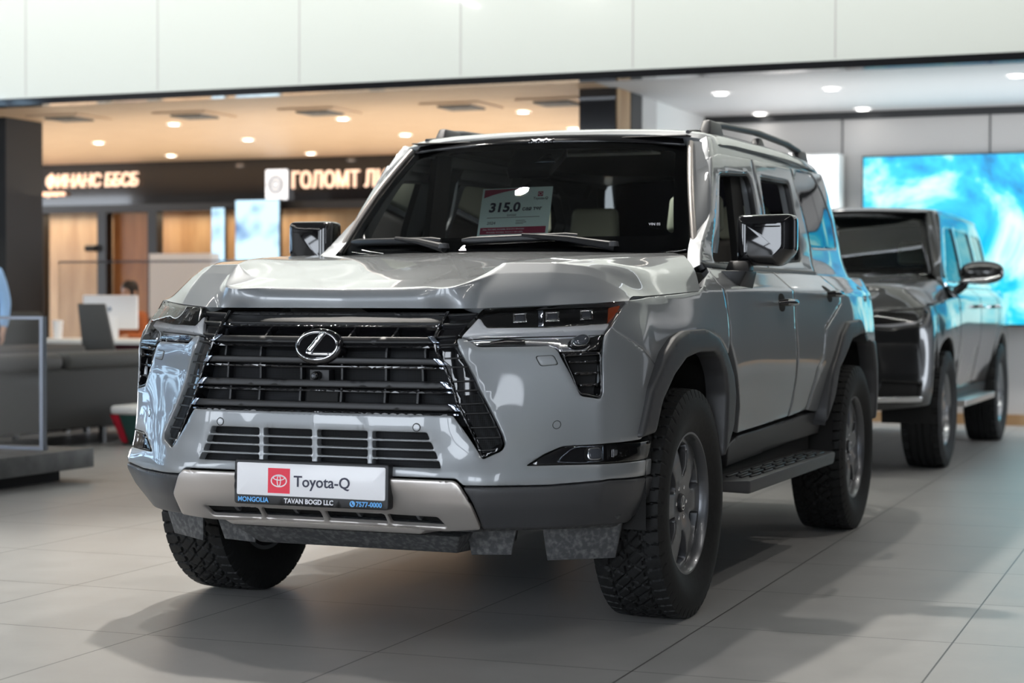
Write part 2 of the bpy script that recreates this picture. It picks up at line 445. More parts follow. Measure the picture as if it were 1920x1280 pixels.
def symm(half):
    """close a centred outline from its right half, ordered top centre to bottom centre"""
    return list(half)+[(-u, v) for u, v in half[::-1] if abs(u) > 1e-6]

# ---- hood
HK = [0, .28, .43, .50, .68, .80, .89]; HV = [0, .035, .075, .26, .56, .86, 1.22]
HG = [
 [(0, -.815, 1.087), (.28, -.825, 1.087), (.43, -.838, 1.087), (.50, -.836, 1.088), (.68, -.70, 1.098), (.80, -.585, 1.106), (.889, -.49, 1.114)],
 [(0, -.818, 1.12), (.28, -.83, 1.122), (.425, -.84, 1.125), (.50, -.778, 1.14), (.675, -.657, 1.15), (.79, -.542, 1.15), (.882, -.45, 1.124)],
 [(0, -.80, 1.150), (.28, -.812, 1.155), (.43, -.828, 1.161), (.50, -.692, 1.20), (.664, -.597, 1.205), (.782, -.49, 1.188), (.878, -.41, 1.130)],
 [(0, -.62, 1.182), (.28, -.62, 1.185), (.44, -.66, 1.20), (.50, -.625, 1.237), (.655, -.545, 1.238), (.775, -.44, 1.212), (.888, -.33, 1.130)],
 [(0, -.3, 1.228), (.3, -.3, 1.230), (.53, -.32, 1.245), (.60, -.36, 1.262), (.73, -.33, 1.256), (.83, -.27, 1.215), (.905, -.18, 1.136)],
 [(0, .05, 1.272), (.33, .05, 1.272), (.62, .0, 1.275), (.70, .0, 1.281), (.78, .0, 1.27), (.865, .0, 1.215), (.918, .02, 1.144)],
 [(0, .38, 1.305), (.35, .42, 1.303), (.66, .46, 1.297), (.76, .42, 1.297), (.82, .37, 1.285), (.885, .29, 1.225), (.93, .204, 1.152)]]
HOOD = Surf(HK, HV, np.array(HG).transpose(1, 0, 2), uc=(3, 4), vc=(2, 3))
us = np.r_[np.linspace(0, .43, 24), np.linspace(.43, .50, 9)[1:], np.linspace(.50, .89, 28)[1:]]
us = np.r_[-us[::-1][:-1], us]; vs = np.r_[np.linspace(0, .26, 26), np.linspace(.26, 1.22, 50)[1:]]
sheet('hood', HOOD, us, vs, M['paint'], suv, .022, smooth=60)
tag(sheet('cowl', lambda u, v: np.c_[u*1.0, .36+.20*(u/.75)**2+v, 1.285-.03*(u/.75)**2+0*v], np.linspace(-.86, .86, 40), np.linspace(0, .2, 6), M['satin'], suv, .02))
# ---- fenders
fl_out = [(1204, 822), (1224, 729), (1255, 659), (1273, 631), (1290, 620), (1330, 617), (1350, 630), (1366, 660), (1378, 700), (1382, 740), (1379, 800), (1362, 858)]
FE = [(1181, 562), (1210, 558), (1250, 553), (1310, 546), (1322, 520), (1331, 508), (1347, 532), (1357, 545), (1364, 582), (1369, 640)]
fo = B(*FE)+B((1366, 664), (1350, 633), (1330, 621), (1290, 624), (1273, 635), (1256, 662), (1237, 692), (1147, 612), (1168, 576))
panel('fender', BODY, rnd(fo, .008), M['paint'], suv, mirror=True, thick=.03)
# ---- front bumper skin with the grille, lamp and slot openings
slots = []
cols = [(-.385, -.205), (-.188, -.010), (.010, .188), (.205, .385)]
zs = [(.674, .697), (.645, .667), (.616, .638), (.587, .609)]
for r, (z0, z1) in enumerate(zs):
    for c, (a, b) in enumerate(cols):
        d = .0135*r
        aa = a-(d+.002 if c == 0 else 0); bb = b+(d+.002 if c == 3 else 0)
        lo = .009 if c == 0 else 0; hi = .009 if c == 3 else 0
        slots.append(rnd([(aa-lo, z0), (bb+hi, z0), (bb, z1), (aa, z1)], .006, 3))
v0 = B((849, 779))[0][1]
half = [(0, v0)]+B((849, 779), (905, 861), (941, 845), (949, 832), (945, 816), (900, 728), (857, 634), (874, 634), (896, 650), (1034, 648), (1046, 657), (1089, 742), (1126, 748), (1131, 738), (1131, 660),
   (1133, 628), (1147, 612), (1236, 693), (1222, 735), (1203, 823), (1139, 831), (1055, 836), (1020, 851), (986, 873), (1107, 870), (1222, 859), (1220, 889), (1142, 898), (1030, 909), (868, 910), (854, 897))
v1 = half[-1][1]; half += [(0, v1)]
panel('front_bumper', BODY, rnd(symm(half), .009), M['paint'], suv, holes=slots, thick=.028, bev=.003)
panel('lower_grille_mesh', BODY, [(-.45, .575), (.45, .575), (.40, .71), (-.40, .71)], M['mesh'], suv, off=-.03, thick=.01)
for q in ((781, 801), (1044, 796)):
    u, v = BODY.hit(q)
    for s in (1, -1):
        cp = lambda r: [(s*u+r*math.cos(a), v+r*math.sin(a)) for a in np.linspace(0, 2*PI, 25)[:-1]]
        panel('parking_sensor', BODY, cp(.0115), M['paint'], suv, res=.004, off=.0012, bev=.001, thick=.004)
        panel('sensor_ring', BODY, cp(.0135), M['dark'], suv, holes=[cp(.0115)], res=.004, off=.0006, bev=0, thick=.002)
wc = B((1005, 668), (1037, 666), (1046, 683), (1014, 686))
panel('washer_cover', BODY, rnd(wc, .01), M['paint'], suv, off=.0022, bev=.0015, thick=.006, res=.008, mirror=True)
panel('washer_gap', BODY, rnd([tuple(np.array(p)+(np.array(p)-np.mean(wc, 0))*.10) for p in wc], .01), M['dark'], suv, off=.0006, bev=0, thick=.003, res=.008, mirror=True)
# ---- lower black bumper corners and silver skid trim
lb = B((868, 913), (1030, 912), (1142, 901), (1223, 892), (1223, 905), (1216, 925), (1200, 952), (1175, 979), (1130, 984), (960, 991), (906, 991), (888, 946))
panel('bumper_corner', BODY, rnd(lb, .008), M['matte'], suv, off=.004, thick=.04, bev=.006, mirror=True)
half = [(0, v1-.003)]+B((853, 901), (864, 911), (886, 947), (903, 987), (838, 990))
vb = half[-1][1]; half += [(0, vb)]
sl = []
for (a, b, z0, z1) in [(-.435, -.235, .404, .440), (-.225, -.008, .404, .440), (.008, .225, .404, .440), (.235, .435, .404, .440)]:
    sl.append(rnd([(a+(.02 if a < -.3 else 0), z0), (b-(.0 if b < .3 else .0), z0), (b-(.02 if b > .3 else 0), z1), (a, z1)], .007, 3))
panel('skid_trim', BODY, rnd(symm(half), .012), M['silver'], suv, holes=sl, off=.016, thick=.012, bev=.004)
panel('skid_grille_back', BODY, [(-.47, .39), (.47, .39), (.47, .45), (-.47, .45)], M['dark'], suv, off=-.025, thick=.01)
for x in (-.33, -.115, .115, .33): panel('slot_rib', BODY, [(x-.006, .405), (x+.006, .405), (x-.004, .44), (x-.016, .44)], M['matte'], suv, off=-.008, thick=.02, bev=.001, res=.03)
m = MB().hexa([(-.36, -.905, .366), (.33, -.905, .366), (.33, -.60, .35), (-.36, -.60, .35), (-.39, -.915, .384), (.36, -.915, .384), (.36, -.60, .39), (-.39, -.60, .39)])
m.build('skid_plate', M['silver'], suv, bevel=.004)
m = MB().hexa([(-.50, -.86, .375), (.50, -.86, .375), (.50, -.3, .33), (-.50, -.3, .33), (-.52, -.875, .40), (.52, -.875, .40), (.5, -.3, .42), (-.5, -.3, .42)])
m.hexa([(-.36, -.72, .285), (.38, -.72, .285), (.40, -.25, .27), (-.38, -.25, .27), (-.42, -.80, .35), (.42, -.80, .35), (.42, -.25, .37), (-.42, -.25, .37)])
m.build('under_tray', M['mudplate'], suv, bevel=.006)
for s in (1, -1):
    MB().hexa([(s*.52, -.83, .375), (s*.86, -.56, .375), (s*.86, -.40, .375), (s*.5, -.40, .375), (s*.52, -.88, .41), (s*.90, -.60, .42), (s*.90, -.40, .42), (s*.5, -.40, .42)]).build('bumper_underside', M['mudplate'], suv, bevel=.005)
for s in (1, -1):
    for (x0, x1, y0, y1, z0, z1, y2) in [(.64, .875, -.62, -.50, .262, .385, .02), (.395, .57, -.68, -.66, .275, .385, .02)]:
        MB().hexa([(s*(x0+.012), y0+.01, z0), (s*(x1-.03), y1+.01, z0+.004), (s*(x1-.03), y1+.02, z0+.004), (s*(x0+.012), y0+.02, z0), (s*x0, y0-.01, z1), (s*x1, y1-.01, z1), (s*x1, y1+.004, z1), (s*x0, y0+.004, z1)]).build('air_deflector', M['mudplate'], suv, bevel=.002)
# ---- grille
inn = [(839, 582), (815, 629), (857, 755), (905, 857)]; outr = [(945, 833), (941, 812), (900, 730), (856, 631), (904, 577)]
gi = B(*inn); go = B(*outr)
half = [(0, gi[0][1]+.012), (gi[0][0]+.03, gi[0][1]+.012), (gi[1][0]+.03, gi[1][1]), (gi[2][0]+.02, gi[2][1]), (gi[2][0]+.05, v0-.03), (0, v0-.03)]
panel('grille_mesh', BODY, symm(half), M['mesh'], suv, off=-.055, thick=.01, bev=0)
sur = rnd(gi[:3]+[gi[3]]+B((939, 841), (945, 829))+go[1:], .007)
for s in (1, -1):
    P = [(s*u, v) for u, v in sur]
    sr = panel('grille_surround', BODY, P, M['black'], suv, off=-.020, thick=.05, bev=.003)
    # gloss lips along both edges
    lip = lambda a, b, w, nm: panel(nm, BODY, [(s*a[0]-w, a[1]), (s*a[0]+w, a[1]), (s*b[0]+w, b[1]), (s*b[0]-w, b[1])], M['black'], sr, off=-.002, thick=.03, bev=.002, res=.03)
    for a, b in zip(gi[:-1], gi[1:]): lip(a, b, .0045, 'edge_lip')
    # lower mesh inset
    q = [(s*u, v) for u, v in B((864, 741), (900, 738), (941, 828), (912, 845), (901, 838))]
    panel('surround_mesh', BODY, rnd(q, .008), M['mesh'], sr, off=-.012, thick=.01, bev=.001)
    # cross ribs
    for yy, t in [(586, .0), (604, .004), (629, .004), (645, .004), (672, .004), (689, .004), (715, .004), (732, .004), (757, .004), (775, .004), (801, .004), (820, .004), (843, .004)]:
        def xi(y, pts):
            for (xa, ya), (xb, yb) in zip(pts[:-1], pts[1:]):
                if min(ya, yb) <= y <= max(ya, yb): return xa+(xb-xa)*(y-ya)/(yb-ya)
            return None
        a = xi(yy, inn); b = xi(yy, [(905, 577), (856, 631), (900, 730), (941, 812), (946, 835), (905, 860)])
        if a is None or b is None or b-a < 6: continue
        (u0, w0), (u1, w1) = BODY.hit((a+3, yy)), BODY.hit((b-3, yy-1.5))
        panel('cross_rib', BODY, [(s*u0, w0-.003), (s*u1, w1-.003), (s*u1, w1+.003), (s*u0, w0+.003)], M['satin'], sr, off=-.007, thick=.02, bev=.002, res=.03)
def bar(name, qx, q0, q1, off, parent, mt=M['satin'], thick=.05, bev=.004, du=0):
    (ua, va), (ub, vb) = BODY.hit((qx[0], q0)), BODY.hit((qx[1], q1))
    return panel(name, BODY, symm([(0, va), (ua+du, va), (ub+du, vb), (0, vb)]), mt, parent, off=off, thick=thick, bev=bev, res=.03), (ua, va, ub, vb)
tb, _ = bar('grille_top_bar', (836, 826), 585, 601, -.012, suv)
bar('header_strip', (836, 836), 577.5, 583, -.014, suv, M['satin'])
for (xa, xb, ya, yb) in [(802, 811, 629, 642), (812, 822, 672, 685), (825, 836, 715, 729), (840, 852, 757, 771)]:
    sb, (ua, va, ub, vb) = bar('grille_slat', (xa, xb), ya, yb, -.006, suv)
    for s in (1, -1):
        panel('slat_end_cap', BODY, [(s*(ua-.002), va), (s*(ua+.020), va), (s*(ub+.024), vb), (s*(ub+.002), vb)], M['chip'], sb, off=-.002, thick=.03, bev=.002, res=.02)
for (xa, xb, ya, yb) in [(826, 822, 603, 607), (815, 818, 645, 650), (826, 829, 689, 693), (840, 843, 733, 737), (853, 855, 775, 779)]:
    sb, (ua, va, ub, vb) = bar('grille_rail', (xa, xb), ya, yb, -.014, suv, M['black'], .03, .001)
    for s in (1, -1):
        panel('rail_end_cap', BODY, [(s*(ua-.006), va), (s*(ua+.010), va), (s*(ub+.010), vb), (s*(ub-.006), vb)], M['chip'], sb, off=-.008, thick=.02, bev=.001, res=.02)
zz = [B(q)[0][1] for q in ((815, 603), (805, 636), (819, 679), (832, 722), (848, 765))]
for k in range(4):
    za, zb = zz[k+1]+.008, zz[k]-.006
    for x in (-.385+.015*k, -.23, -.075, .075, .23, .385-.015*k):
        panel('grille_rib', BODY, [(x-.004-(.008 if x < 0 else -.008)*0, za), (x+.004, za), (x+.004+(.008 if k == 0 and x > .05 else 0), zb), (x-.004+(.008 if k == 0 and x > .05 else 0), zb)], M['satin'], suv, off=-.028, thick=.03, bev=.001, res=.03)
panel('grille_center_block', BODY, [(-.06, zz[4]), (.06, zz[4]), (.06, zz[3]), (-.06, zz[3])], M['dark'], suv, off=-.04, thick=.02)
# ---- emblem
def ell(rx, rz, n=48, p=2.0): return [(rx*np.sign(math.cos(t))*abs(math.cos(t))**(2/p), rz*np.sign(math.sin(t))*abs(math.sin(t))**(2/p)) for t in np.linspace(0, 2*PI, n+1)[:-1]]
EC = at((598, 648), 'x', 0.); tilt = .20
EY, EZ = EC[1]-.012, EC[2]
EF = lambda u, v: np.c_[u, EY+v*tilt+0*u, EZ+v]
em = panel('emblem', EF, ell(.086, .0585), M['black'], suv, res=.012, off=0, thick=.03, bev=.012, flip=1)
panel('emblem_ring', EF, ell(.0755, .0475), M['chrome'], em, holes=[ell(.0695, .042)], res=.006, off=.006, thick=.008, bev=.002, flip=1)
Lp = [(.010, .043), (.026, .040), (-.017, -.014), (-.019, -.019), (-.012, -.021), (.060, -.021), (.056, -.030), (-.022, -.030), (-.036, -.025), (-.036, -.016)]
panel('emblem_letter', EF, Lp, M['chrome'], em, res=.008, off=.008, thick=.008, bev=.0025, flip=1)
CC = at((596, 704), 'x', 0.)
MB().box((-.030, CC[1]-.0, CC[2]-.020), (.040, CC[1]+.04, CC[2]+.020)).build('camera_housing', M['satin'], suv, bevel=.003)
cm = MB().lathe([(0, -.030), (.008, -.030), (.013, -.024), (.015, -.012), (.016, .01)], 24, (CC[0], CC[1], CC[2]), 'y').build('front_camera', M['black'], suv)
MB().lathe([(0, -.034), (.006, -.031), (.0085, -.026)], 20, (CC[0], CC[1]-.002, CC[2]), 'y').build('camera_lens', M['lens'], cm)
# ---- plate
PY = -1.030
PF = lambda u, v: np.c_[u, PY+.03*(v-.52)+0*u, v]
def rr(x0, z0, x1, z1, r, n=5): return rnd([(x0, z0), (x1, z0), (x1, z1), (x0, z1)], r, n)
PO = (.000, 0)
pl = panel('license_plate_frame', PF, rr(-.278, .452, .278, .596, .012), M['satin'], suv, res=.03, off=0, thick=.03, bev=.004, flip=1)
panel('plate_insert', PF, rr(-.267, .482, .267, .586, .006), M['plate_white'], pl, res=.05, off=.002, thick=.004, bev=.0005, flip=1)
panel('plate_red_square', PF, [(-.152, .4905), (-.072, .4905), (-.072, .571), (-.152, .571)], M['red'], pl, res=.05, off=.0026, thick=.002, bev=0, flip=1)
def el2(cx, cz, rx, rz, w, n=40): return [(cx+x, cz+z) for x, z in ell(rx, rz, n)], [(cx+x, cz+z) for x, z in ell(rx-w, rz-w, n)]
for (rx, rz, w, dz) in [(.0295, .0205, .0038, 0), (.0075, .0185, .0030, 0), (.0215, .0085, .0030, .0095)]:
    o, i = el2(-.112, .5305+dz, rx, rz, w)
    panel('plate_logo', PF, o, M['plate_white'], pl, holes=[i], res=.01, off=.0032, thick=.001, bev=0, flip=1)
PM = lambda x, z: frame((x, PY+.03*(z-.52)-.003, z), (1, 0, 0), (0, .03, 1))
text('plate_text', 'Toyota-Q', .050, PM(-.058, .5145), M['ink'], pl, align='LEFT', sx=1.0, bold=.0006)
text('plate_city_text', 'MONGOLIA', .0215, PM(-.262, .4605), M['btext'], pl, sx=.98, bold=.0005)
text('plate_company_text', 'TAVAN BOGD LLC', .0215, PM(-.092, .4605), M['ltext'], pl, sx=.98, bold=.0005)
text('plate_phone_text', '7577-0000', .0215, PM(.166, .4605), M['btext'], pl, sx=.98, bold=.0005)
panel('phone_symbol', PF, [(.153+x, .4675+z) for x, z in ell(.0095, .0095, 24)], M['btext'], pl, res=.01, off=.003, thick=.001, bev=0, flip=1)
panel('phone_handset', PF, [(.148, .471), (.151, .4735), (.153, .470), (.1515, .4685), (.154, .4655), (.156, .4665), (.1585, .464), (.1555, .4615), (.1525, .463), (.1485, .4675)], M['ink'], pl, res=.01, off=.0034, thick=.001, bev=0, flip=1)
# ---- headlamps
HLO = [(906, 577.5), (1040, 572), (1175, 562.5), (1163, 585), (1145, 610), (1132, 628), (1129.5, 655), (1052, 659), (1045, 650), (1034, 644.5), (897, 646), (875, 631), (857, 629)]
ho = B(*HLO); ho = rnd(ho, .006)
for s in (1, -1):
    X = lambda P: [(s*u, v) for u, v in P]
    hl = panel('headlamp', BODY, X(ho), M['dark'], suv, off=-.048, thick=.01, bev=0)
    panel('lamp_cover', BODY, X(ho), M['glass'], hl, off=-.001, thick=.045, bev=.004)
    bz = B((905, 580), (1172, 565), (1146, 598), (1030, 606), (915, 609), (901, 591), (896, 588))
    bez = panel('lamp_bezel', BODY, X(rnd(bz, .004)), M['black'], hl, off=-.024, thick=.02)
    for (cx, cy, w, h) in [(977, 591, 13, 8.5), (1038, 588.5, 13, 8.5), (1102, 584.5, 12, 8.5)]:
        q = B((cx-w, cy+h), (cx+w, cy+h-1), (cx+w, cy-h-1), (cx-w, cy-h)); c = np.mean(q, 0)
        q2 = [tuple(c+(np.array(p)-c)*.72) for p in q]
        lu = panel('led_frame', BODY, X(q), M['chrome'], bez, holes=[X(q2)], off=-.014, thick=.014, bev=.0008, res=.012)
        panel('led_lens', BODY, X(q2), M['lens'], lu, off=-.016, thick=.005, bev=.003, res=.01)
    for (xa, xb) in ((1012, 1022),): panel('bezel_divider', BODY, X(B((xa, 604), (xb, 603.5), (xb, 575), (xa, 575.5))), M['chip'], bez, off=-.020, thick=.01, bev=.001)
    am = B((1143, 572), (1166, 567), (1157, 586), (1141, 597)); panel('amber_reflector', BODY, X(rnd(am, .004)), M['amber'], hl, off=-.014, thick=.02, bev=.003, label='amber corner reflector')
    dr = B((866, 627), (882, 607), (897, 590), (903, 592), (911, 604), (917, 609), (1030, 607), (1145, 599), (1138, 611), (1005, 618), (930, 622))
    panel('light_guide', BODY, X(rnd(dr, .004)), M['drl'], hl, off=-.016, thick=.02, bev=.004, res=.012)
    lc = B((866, 630), (930, 625), (1005, 621), (1136, 613), (1131, 628), (1128, 653), (1054, 657), (1046, 648), (1034, 642), (897, 643), (876, 630))
    lo_ = panel('lower_reflector', BODY, X(rnd(lc, .004)), M['bowl'], hl, off=-.036, thick=.02, bev=.004, label='mirrored lower bowl of the lamp')
    panel('reflector_insert', BODY, X(B((900, 641), (990, 640), (988, 627), (950, 626))), M['black'], lo_, off=-.030, thick=.008, bev=.002)
    pq = B((1091, 633))[0]
    for (r, of, mt_, nm) in [(.030, -.026, 'black', 'projector_bezel'), (.0235, -.014, 'chrome', 'projector_ring'), (.0195, -.008, 'lens', 'projector_lens')]:
        panel(nm, BODY, [(s*(pq[0])+a*1.25, pq[1]+b) for a, b in ell(r, r, 28)], M[mt_], lo_, off=of, thick=.02, bev=.008, res=.008)
    panel('lamp_corner', BODY, X(B((1108, 622), (1134, 614), (1130, 630), (1129, 654), (1100, 656), (1112, 640))), M['black'], lo_, off=-.028, thick=.01, bev=.003)
    # side vent under the lamp
    vo = B((1053, 661), (1129, 657), (1130, 738), (1126, 746), (1090, 740), (1083, 732))
    ve = panel('corner_vent', BODY, X(rnd(vo, .006)), M['dark'], suv, off=-.045, thick=.01, bev=0)
    c = np.mean(vo, 0); vi = [tuple(c+(np.array(p)-c)*.86) for p in vo]
    panel('vent_frame', BODY, X(rnd(vo, .006)), M['black'], ve, holes=[X(rnd(vi, .005))], off=-.002, thick=.045, bev=.003)
    for y0, xa in ((676, 1066), (698, 1077), (719, 1088)):
        q = B((xa, y0), (1124, y0-2), (1124, y0+3), (xa+2, y0+5)); panel('vent_fin', BODY, X(q), M['black'], ve, off=-.014, thick=.03, bev=.002)
    # fog lamp strip
    fo_ = B((989, 872.5), (1020, 852.5), (1056, 837), (1139, 832), (1222, 824.5), (1222, 858), (1107, 869))
    fg = panel('fog_lamp', BODY, X(rnd(fo_, .004)), M['black'], suv, off=-.010, thick=.03, bev=.003)
    fi = B((1046, 866), (1052, 857), (1070, 842), (1082, 837), (1135, 834), (1135, 863), (1090, 867))
    fl_ = panel('fog_housing', BODY, X(rnd(fi, .006)), M['chip'], fg, holes=[X(rnd([tuple(np.mean(fi, 0)+(np.array(p)-np.mean(fi, 0))*.9) for p in fi], .005))], off=-.004, thick=.01, bev=.001)
    fq = B((1117, 850))[0]
    for (r, of, mt_, nm) in [(.030, -.006, 'dark', 'fog_bezel'), (.024, -.003, 'chrome', 'fog_ring'), (.019, .0, 'lens', 'fog_lens')]:
        panel(nm, BODY, [(s*(fq[0])+a*1.0, fq[1]+b) for a, b in ell(r, r*.85, 24, 3)], M[mt_], fg, off=of, thick=.01, bev=.004, res=.008)
    q = B((1152, 857), (1184, 854), (1184, 838), (1152, 841)); panel('side_light', BODY, X(rnd(q, .003)), M['chrome'], fg, off=-.005, thick=.01, bev=.002)
    panel('fog_cover', BODY, X(rnd(fo_, .004)), M['glass'], fg, off=.0, thick=.012, bev=.004)
# ---- wheel arch flares
fi_in = [(1360, 830), (1360, 715), (1356, 682), (1345, 660), (1316, 661), (1290, 672), (1268, 703), (1246, 751), (1233, 812)]
oo = B((-.665, .672) if False else (1205, 821), *fl_out[1:]); ii = B(*fi_in)
def Byz(pts): return [(U(y), z) for y, z in pts]
FO = [(-.565, .672), (-.52, .80), (-.36, .945), (-.25, .995), (-.15, 1.016), (.13, 1.018), (.27, .99), (.39, .927), (.485, .845), (.512, .763), (.49, .644), (.39, .50), (.36, .47)]
FI = [(.33, .47), (.36, .52), (.41, .62), (.405, .76), (.37, .87), (.28, .925), (.08, .933), (-.10, .915), (-.235, .863), (-.367, .782), (-.455, .668)]
FF = Surf([-.75, -.6, -.4, 0, .4, .7], [.3, .6, .85, 1.1], [[(x+dx, y, z) for z, dx in ((.3, -.01), (.6, 0), (.85, 0), (1.1, -.012))] for y, x in ((-.75, .932), (-.6, .954), (-.4, .976), (0, .992), (.4, .988), (.7, .962))])
ow = [tuple(p) for p in FO]; iw = [tuple(p) for p in FI]
def FH(pts): return [FF.hit(p) for p in pts]
ow = FH([(1204, 822), (1224, 729), (1255, 659), (1273, 631), (1290, 619), (1330, 616), (1350, 630), (1366, 660), (1378, 700), (1382, 740), (1378, 800), (1361, 858)])
iw = FH([(1361, 840), (1364, 800), (1366, 740), (1362, 700), (1352, 668), (1343, 659), (1316, 660), (1290, 672), (1268, 703), (1246, 751), (1233, 812)])
panel('wheel_arch_flare', FF, rnd(ow+iw, .02), M['matte'], suv, off=0, thick=.07, bev=.014, mirror=True, gu=[], gv=[])
RF = [(-.36-.02, .56), (-.45, .66), (-.50, .78), (-.42, .93), (-.30, 1.02), (-.20, 1.045), (.12, 1.045), (.26, 1.0), (.40, .90), (.50, .78), (.52, .65), (.47, .52)]
RI = [(.41, .52), (.44, .64), (.41, .76), (.32, .88), (.20, .945), (-.12, .955), (-.24, .90), (-.36, .79), (-.40, .70), (-.33, .585)]
RF = [(y+2.85, z) for y, z in RF]; RI = [(y+2.85, z) for y, z in RI]
F2 = Surf([2.2, 2.45, 2.85, 3.25, 3.5], [.3, .6, .85, 1.1], [[(x+dx, y, z) for z, dx in ((.3, -.01), (.6, 0), (.85, 0), (1.1, -.012))] for y, x in ((2.2, .965), (2.45, .988), (2.85, .993), (3.25, .982), (3.5, .955))])
rfo = [F2.hit(p) for p in [(1535, 812), (1548, 770), (1556, 745), (1562, 700), (1583, 625), (1594, 602), (1618, 598), (1631, 640)]]+[(3.25, .93), (3.34, .80), (3.36, .65), (3.30, .52)]
rfi = [(3.24, .52), (3.28, .64), (3.25, .78), (3.16, .90), (3.05, .955)]+[F2.hit(p) for p in [(1622, 624), (1600, 636), (1577, 690), (1568, 745), (1550, 790), (1542, 812)]]
panel('wheel_arch_flare', F2, rnd(rfo+rfi, .02), M['matte'], suv, off=0, thick=.07, bev=.014, mirror=True, gu=[], gv=[])
# ---- doors and rear quarter
d1 = B((1332, 507), (1348, 532), (1358, 545), (1365, 582), (1371, 645), (1384, 705), (1388, 762), (1383, 812), (1476, 781), (1485, 752), (1491, 715), (1494, 680), (1490, 592), (1482, 539))
zb = d1[0][1]
d1 += [(U(1.56), 1.247)]; d1[0] = (d1[0][0], 1.245)
d2 = [(U(1.575), 1.247)]+B((1484, 540), (1492, 592), (1496.5, 680), (1493.5, 715), (1487.5, 752), (1479, 781), (1511, 768), (1533, 690), (1543, 668), (1547, 615))+[(U(2.50), 1.115), (U(2.52), 1.16), (U(2.47), 1.247)]
qp = [(U(2.485), 1.247), (U(2.535), 1.16), (U(2.515), 1.112)]+B((1550, 617), (1546, 668), (1536, 692), (1514, 769), (1540, 772))+[(U(2.33), .80), (U(2.45), .93), (U(2.62), 1.02), (U(2.9), 1.02), (U(3.1), .95), (U(3.28), .8), (U(3.32), .6), (U(3.3), .5), (UK[-1]-.02, .5), (UK[-1]-.02, 1.247)]
for s in (1, -1):
    X = lambda P: [(s*u, v) for u, v in P]
    fd = panel('front_door', BODY, X(rnd(d1, .008)), M['paint'], suv, thick=.03)
    rd = panel('rear_door', BODY, X(rnd(d2, .008)), M['paint'], suv, thick=.03)
    panel('rear_quarter', BODY, X(rnd(qp, .008)), M['paint'], suv, thick=.03)
    for dp, (hx, hy) in ((fd, (1466, 567)), (rd, (1555, 551))):
        hu, hv = BODY.hit((hx, hy)); y0 = float(BODY(hu, hv)[0][1]); x0 = float(BODY(hu, hv)[0][0])
        rc = panel('handle_recess', BODY, X([(hu+a, hv+b) for a, b in ell(.055, .038, 24, 2.6)]), M['dark'], dp, off=.001, thick=.004, bev=0, res=.02)
        tag(MB().tube([(s*(x0+.012), y0-.10, hv-.002), (s*(x0+.038), y0-.088, hv), (s*(x0+.042), y0, hv), (s*(x0+.038), y0+.088, hv), (s*(x0+.012), y0+.10, hv-.002)], [.010, .0155, .0155, .0155, .010], 14).build('door_handle', M['black'], dp), None)
    rk = [(U(.62), .612)]+[(U(y), .612) for y in (1.2, 2.12)]+[(U(2.10), .52), (U(.62), .50)]
    panel('rocker_panel', BODY, X(B((1387, 818), (1535, 772), (1545, 776), (1536, 812), (1365, 876), (1368, 838))), M['matte'], suv, off=-.006, thick=.05, bev=.006)
    # running board
    m = MB(); x0, x1, x2 = .80, .86, 1.0
    m.hexa([(s*x1, .52, .395), (s*x2, .66, .375), (s*x2, 2.16, .375), (s*x1, 2.22, .395), (s*.84, .50, .432), (s*(x2+.005), .64, .430), (s*(x2+.005), 2.18, .430), (s*.84, 2.26, .432)])
    sb = m.build('running_board', M['matte'], suv, bevel=.010)
    for k, x in enumerate((.885, .912, .939, .966)):
        m = MB(); y = .72+.05*(k % 2)
        while y < 2.05:
            m.box((min(s*x, s*(x+.012)), y, .430), (max(s*x, s*(x+.012)), y+.15, .438)); y += .19
        m.build('tread_strip', M['satin'], sb, bevel=.002, seg=1)
    m = MB()
    for y in (.8, 1.4, 2.0): m.box((min(s*.5, s*.9), y-.03, .385), (max(s*.5, s*.9), y+.03, .41))
    m.build('step_bracket', M['dark'], sb)
# ---- greenhouse side
GY = [.45, .8, 1.3, 2.0, 2.6, 3.1, 3.5, 3.78]; GZ = [1.225, 1.30, 1.45, 1.6, 1.72, 1.78, 1.815]
gx = [.858, .822, .790, .757, .728, .708, .688]
GG = []
for y, k, yt in zip(GY, (0, 0, 0, 0, -.003, -.018, -.055, -.12), (0, 0, 0, 0, 0, .0, -.07, -.16)):
    GG.append([(x+k, y+yt*((z-1.225)/.6), z) for x, z in zip(gx, GZ)])
GH = Surf(GY, GZ, GG)
def G(*pts): return [GH.hit(p) if p[0] > 50 else p for p in pts]
w1 = G((1352, 324), (1405, 326), (1413, 350), (1421, 400), (1432, 494), (1340, 494), (1339, 445), (1347, 332))
w2 = G((1425, 331), (1480, 341), (1503, 470), (1503, 490), (1445, 494), (1435, 400))
w3 = G((1492, 318), (1522, 327), (1541, 361), (1560, 414), (1568, 466), (1521, 464), (1507, 399), (1487, 337))
f1 = G((1334, 293), (1347, 287), (1408, 297), (1413, 325), (1428, 392))+[(1.55, 1.252), (.50, 1.252)]+G((1333, 400))
f2 = G((1410, 298), (1481, 314), (1489, 345), (1507, 410), (1518, 464))+[(2.44, 1.252), (1.565, 1.252)]+G((1431, 392), (1416, 325))
q0 = [(2.46, 1.240)]+G((1520, 464), (1509, 408), (1491, 343), (1483, 314))+[(3.62, 1.80), (3.80, 1.24)]
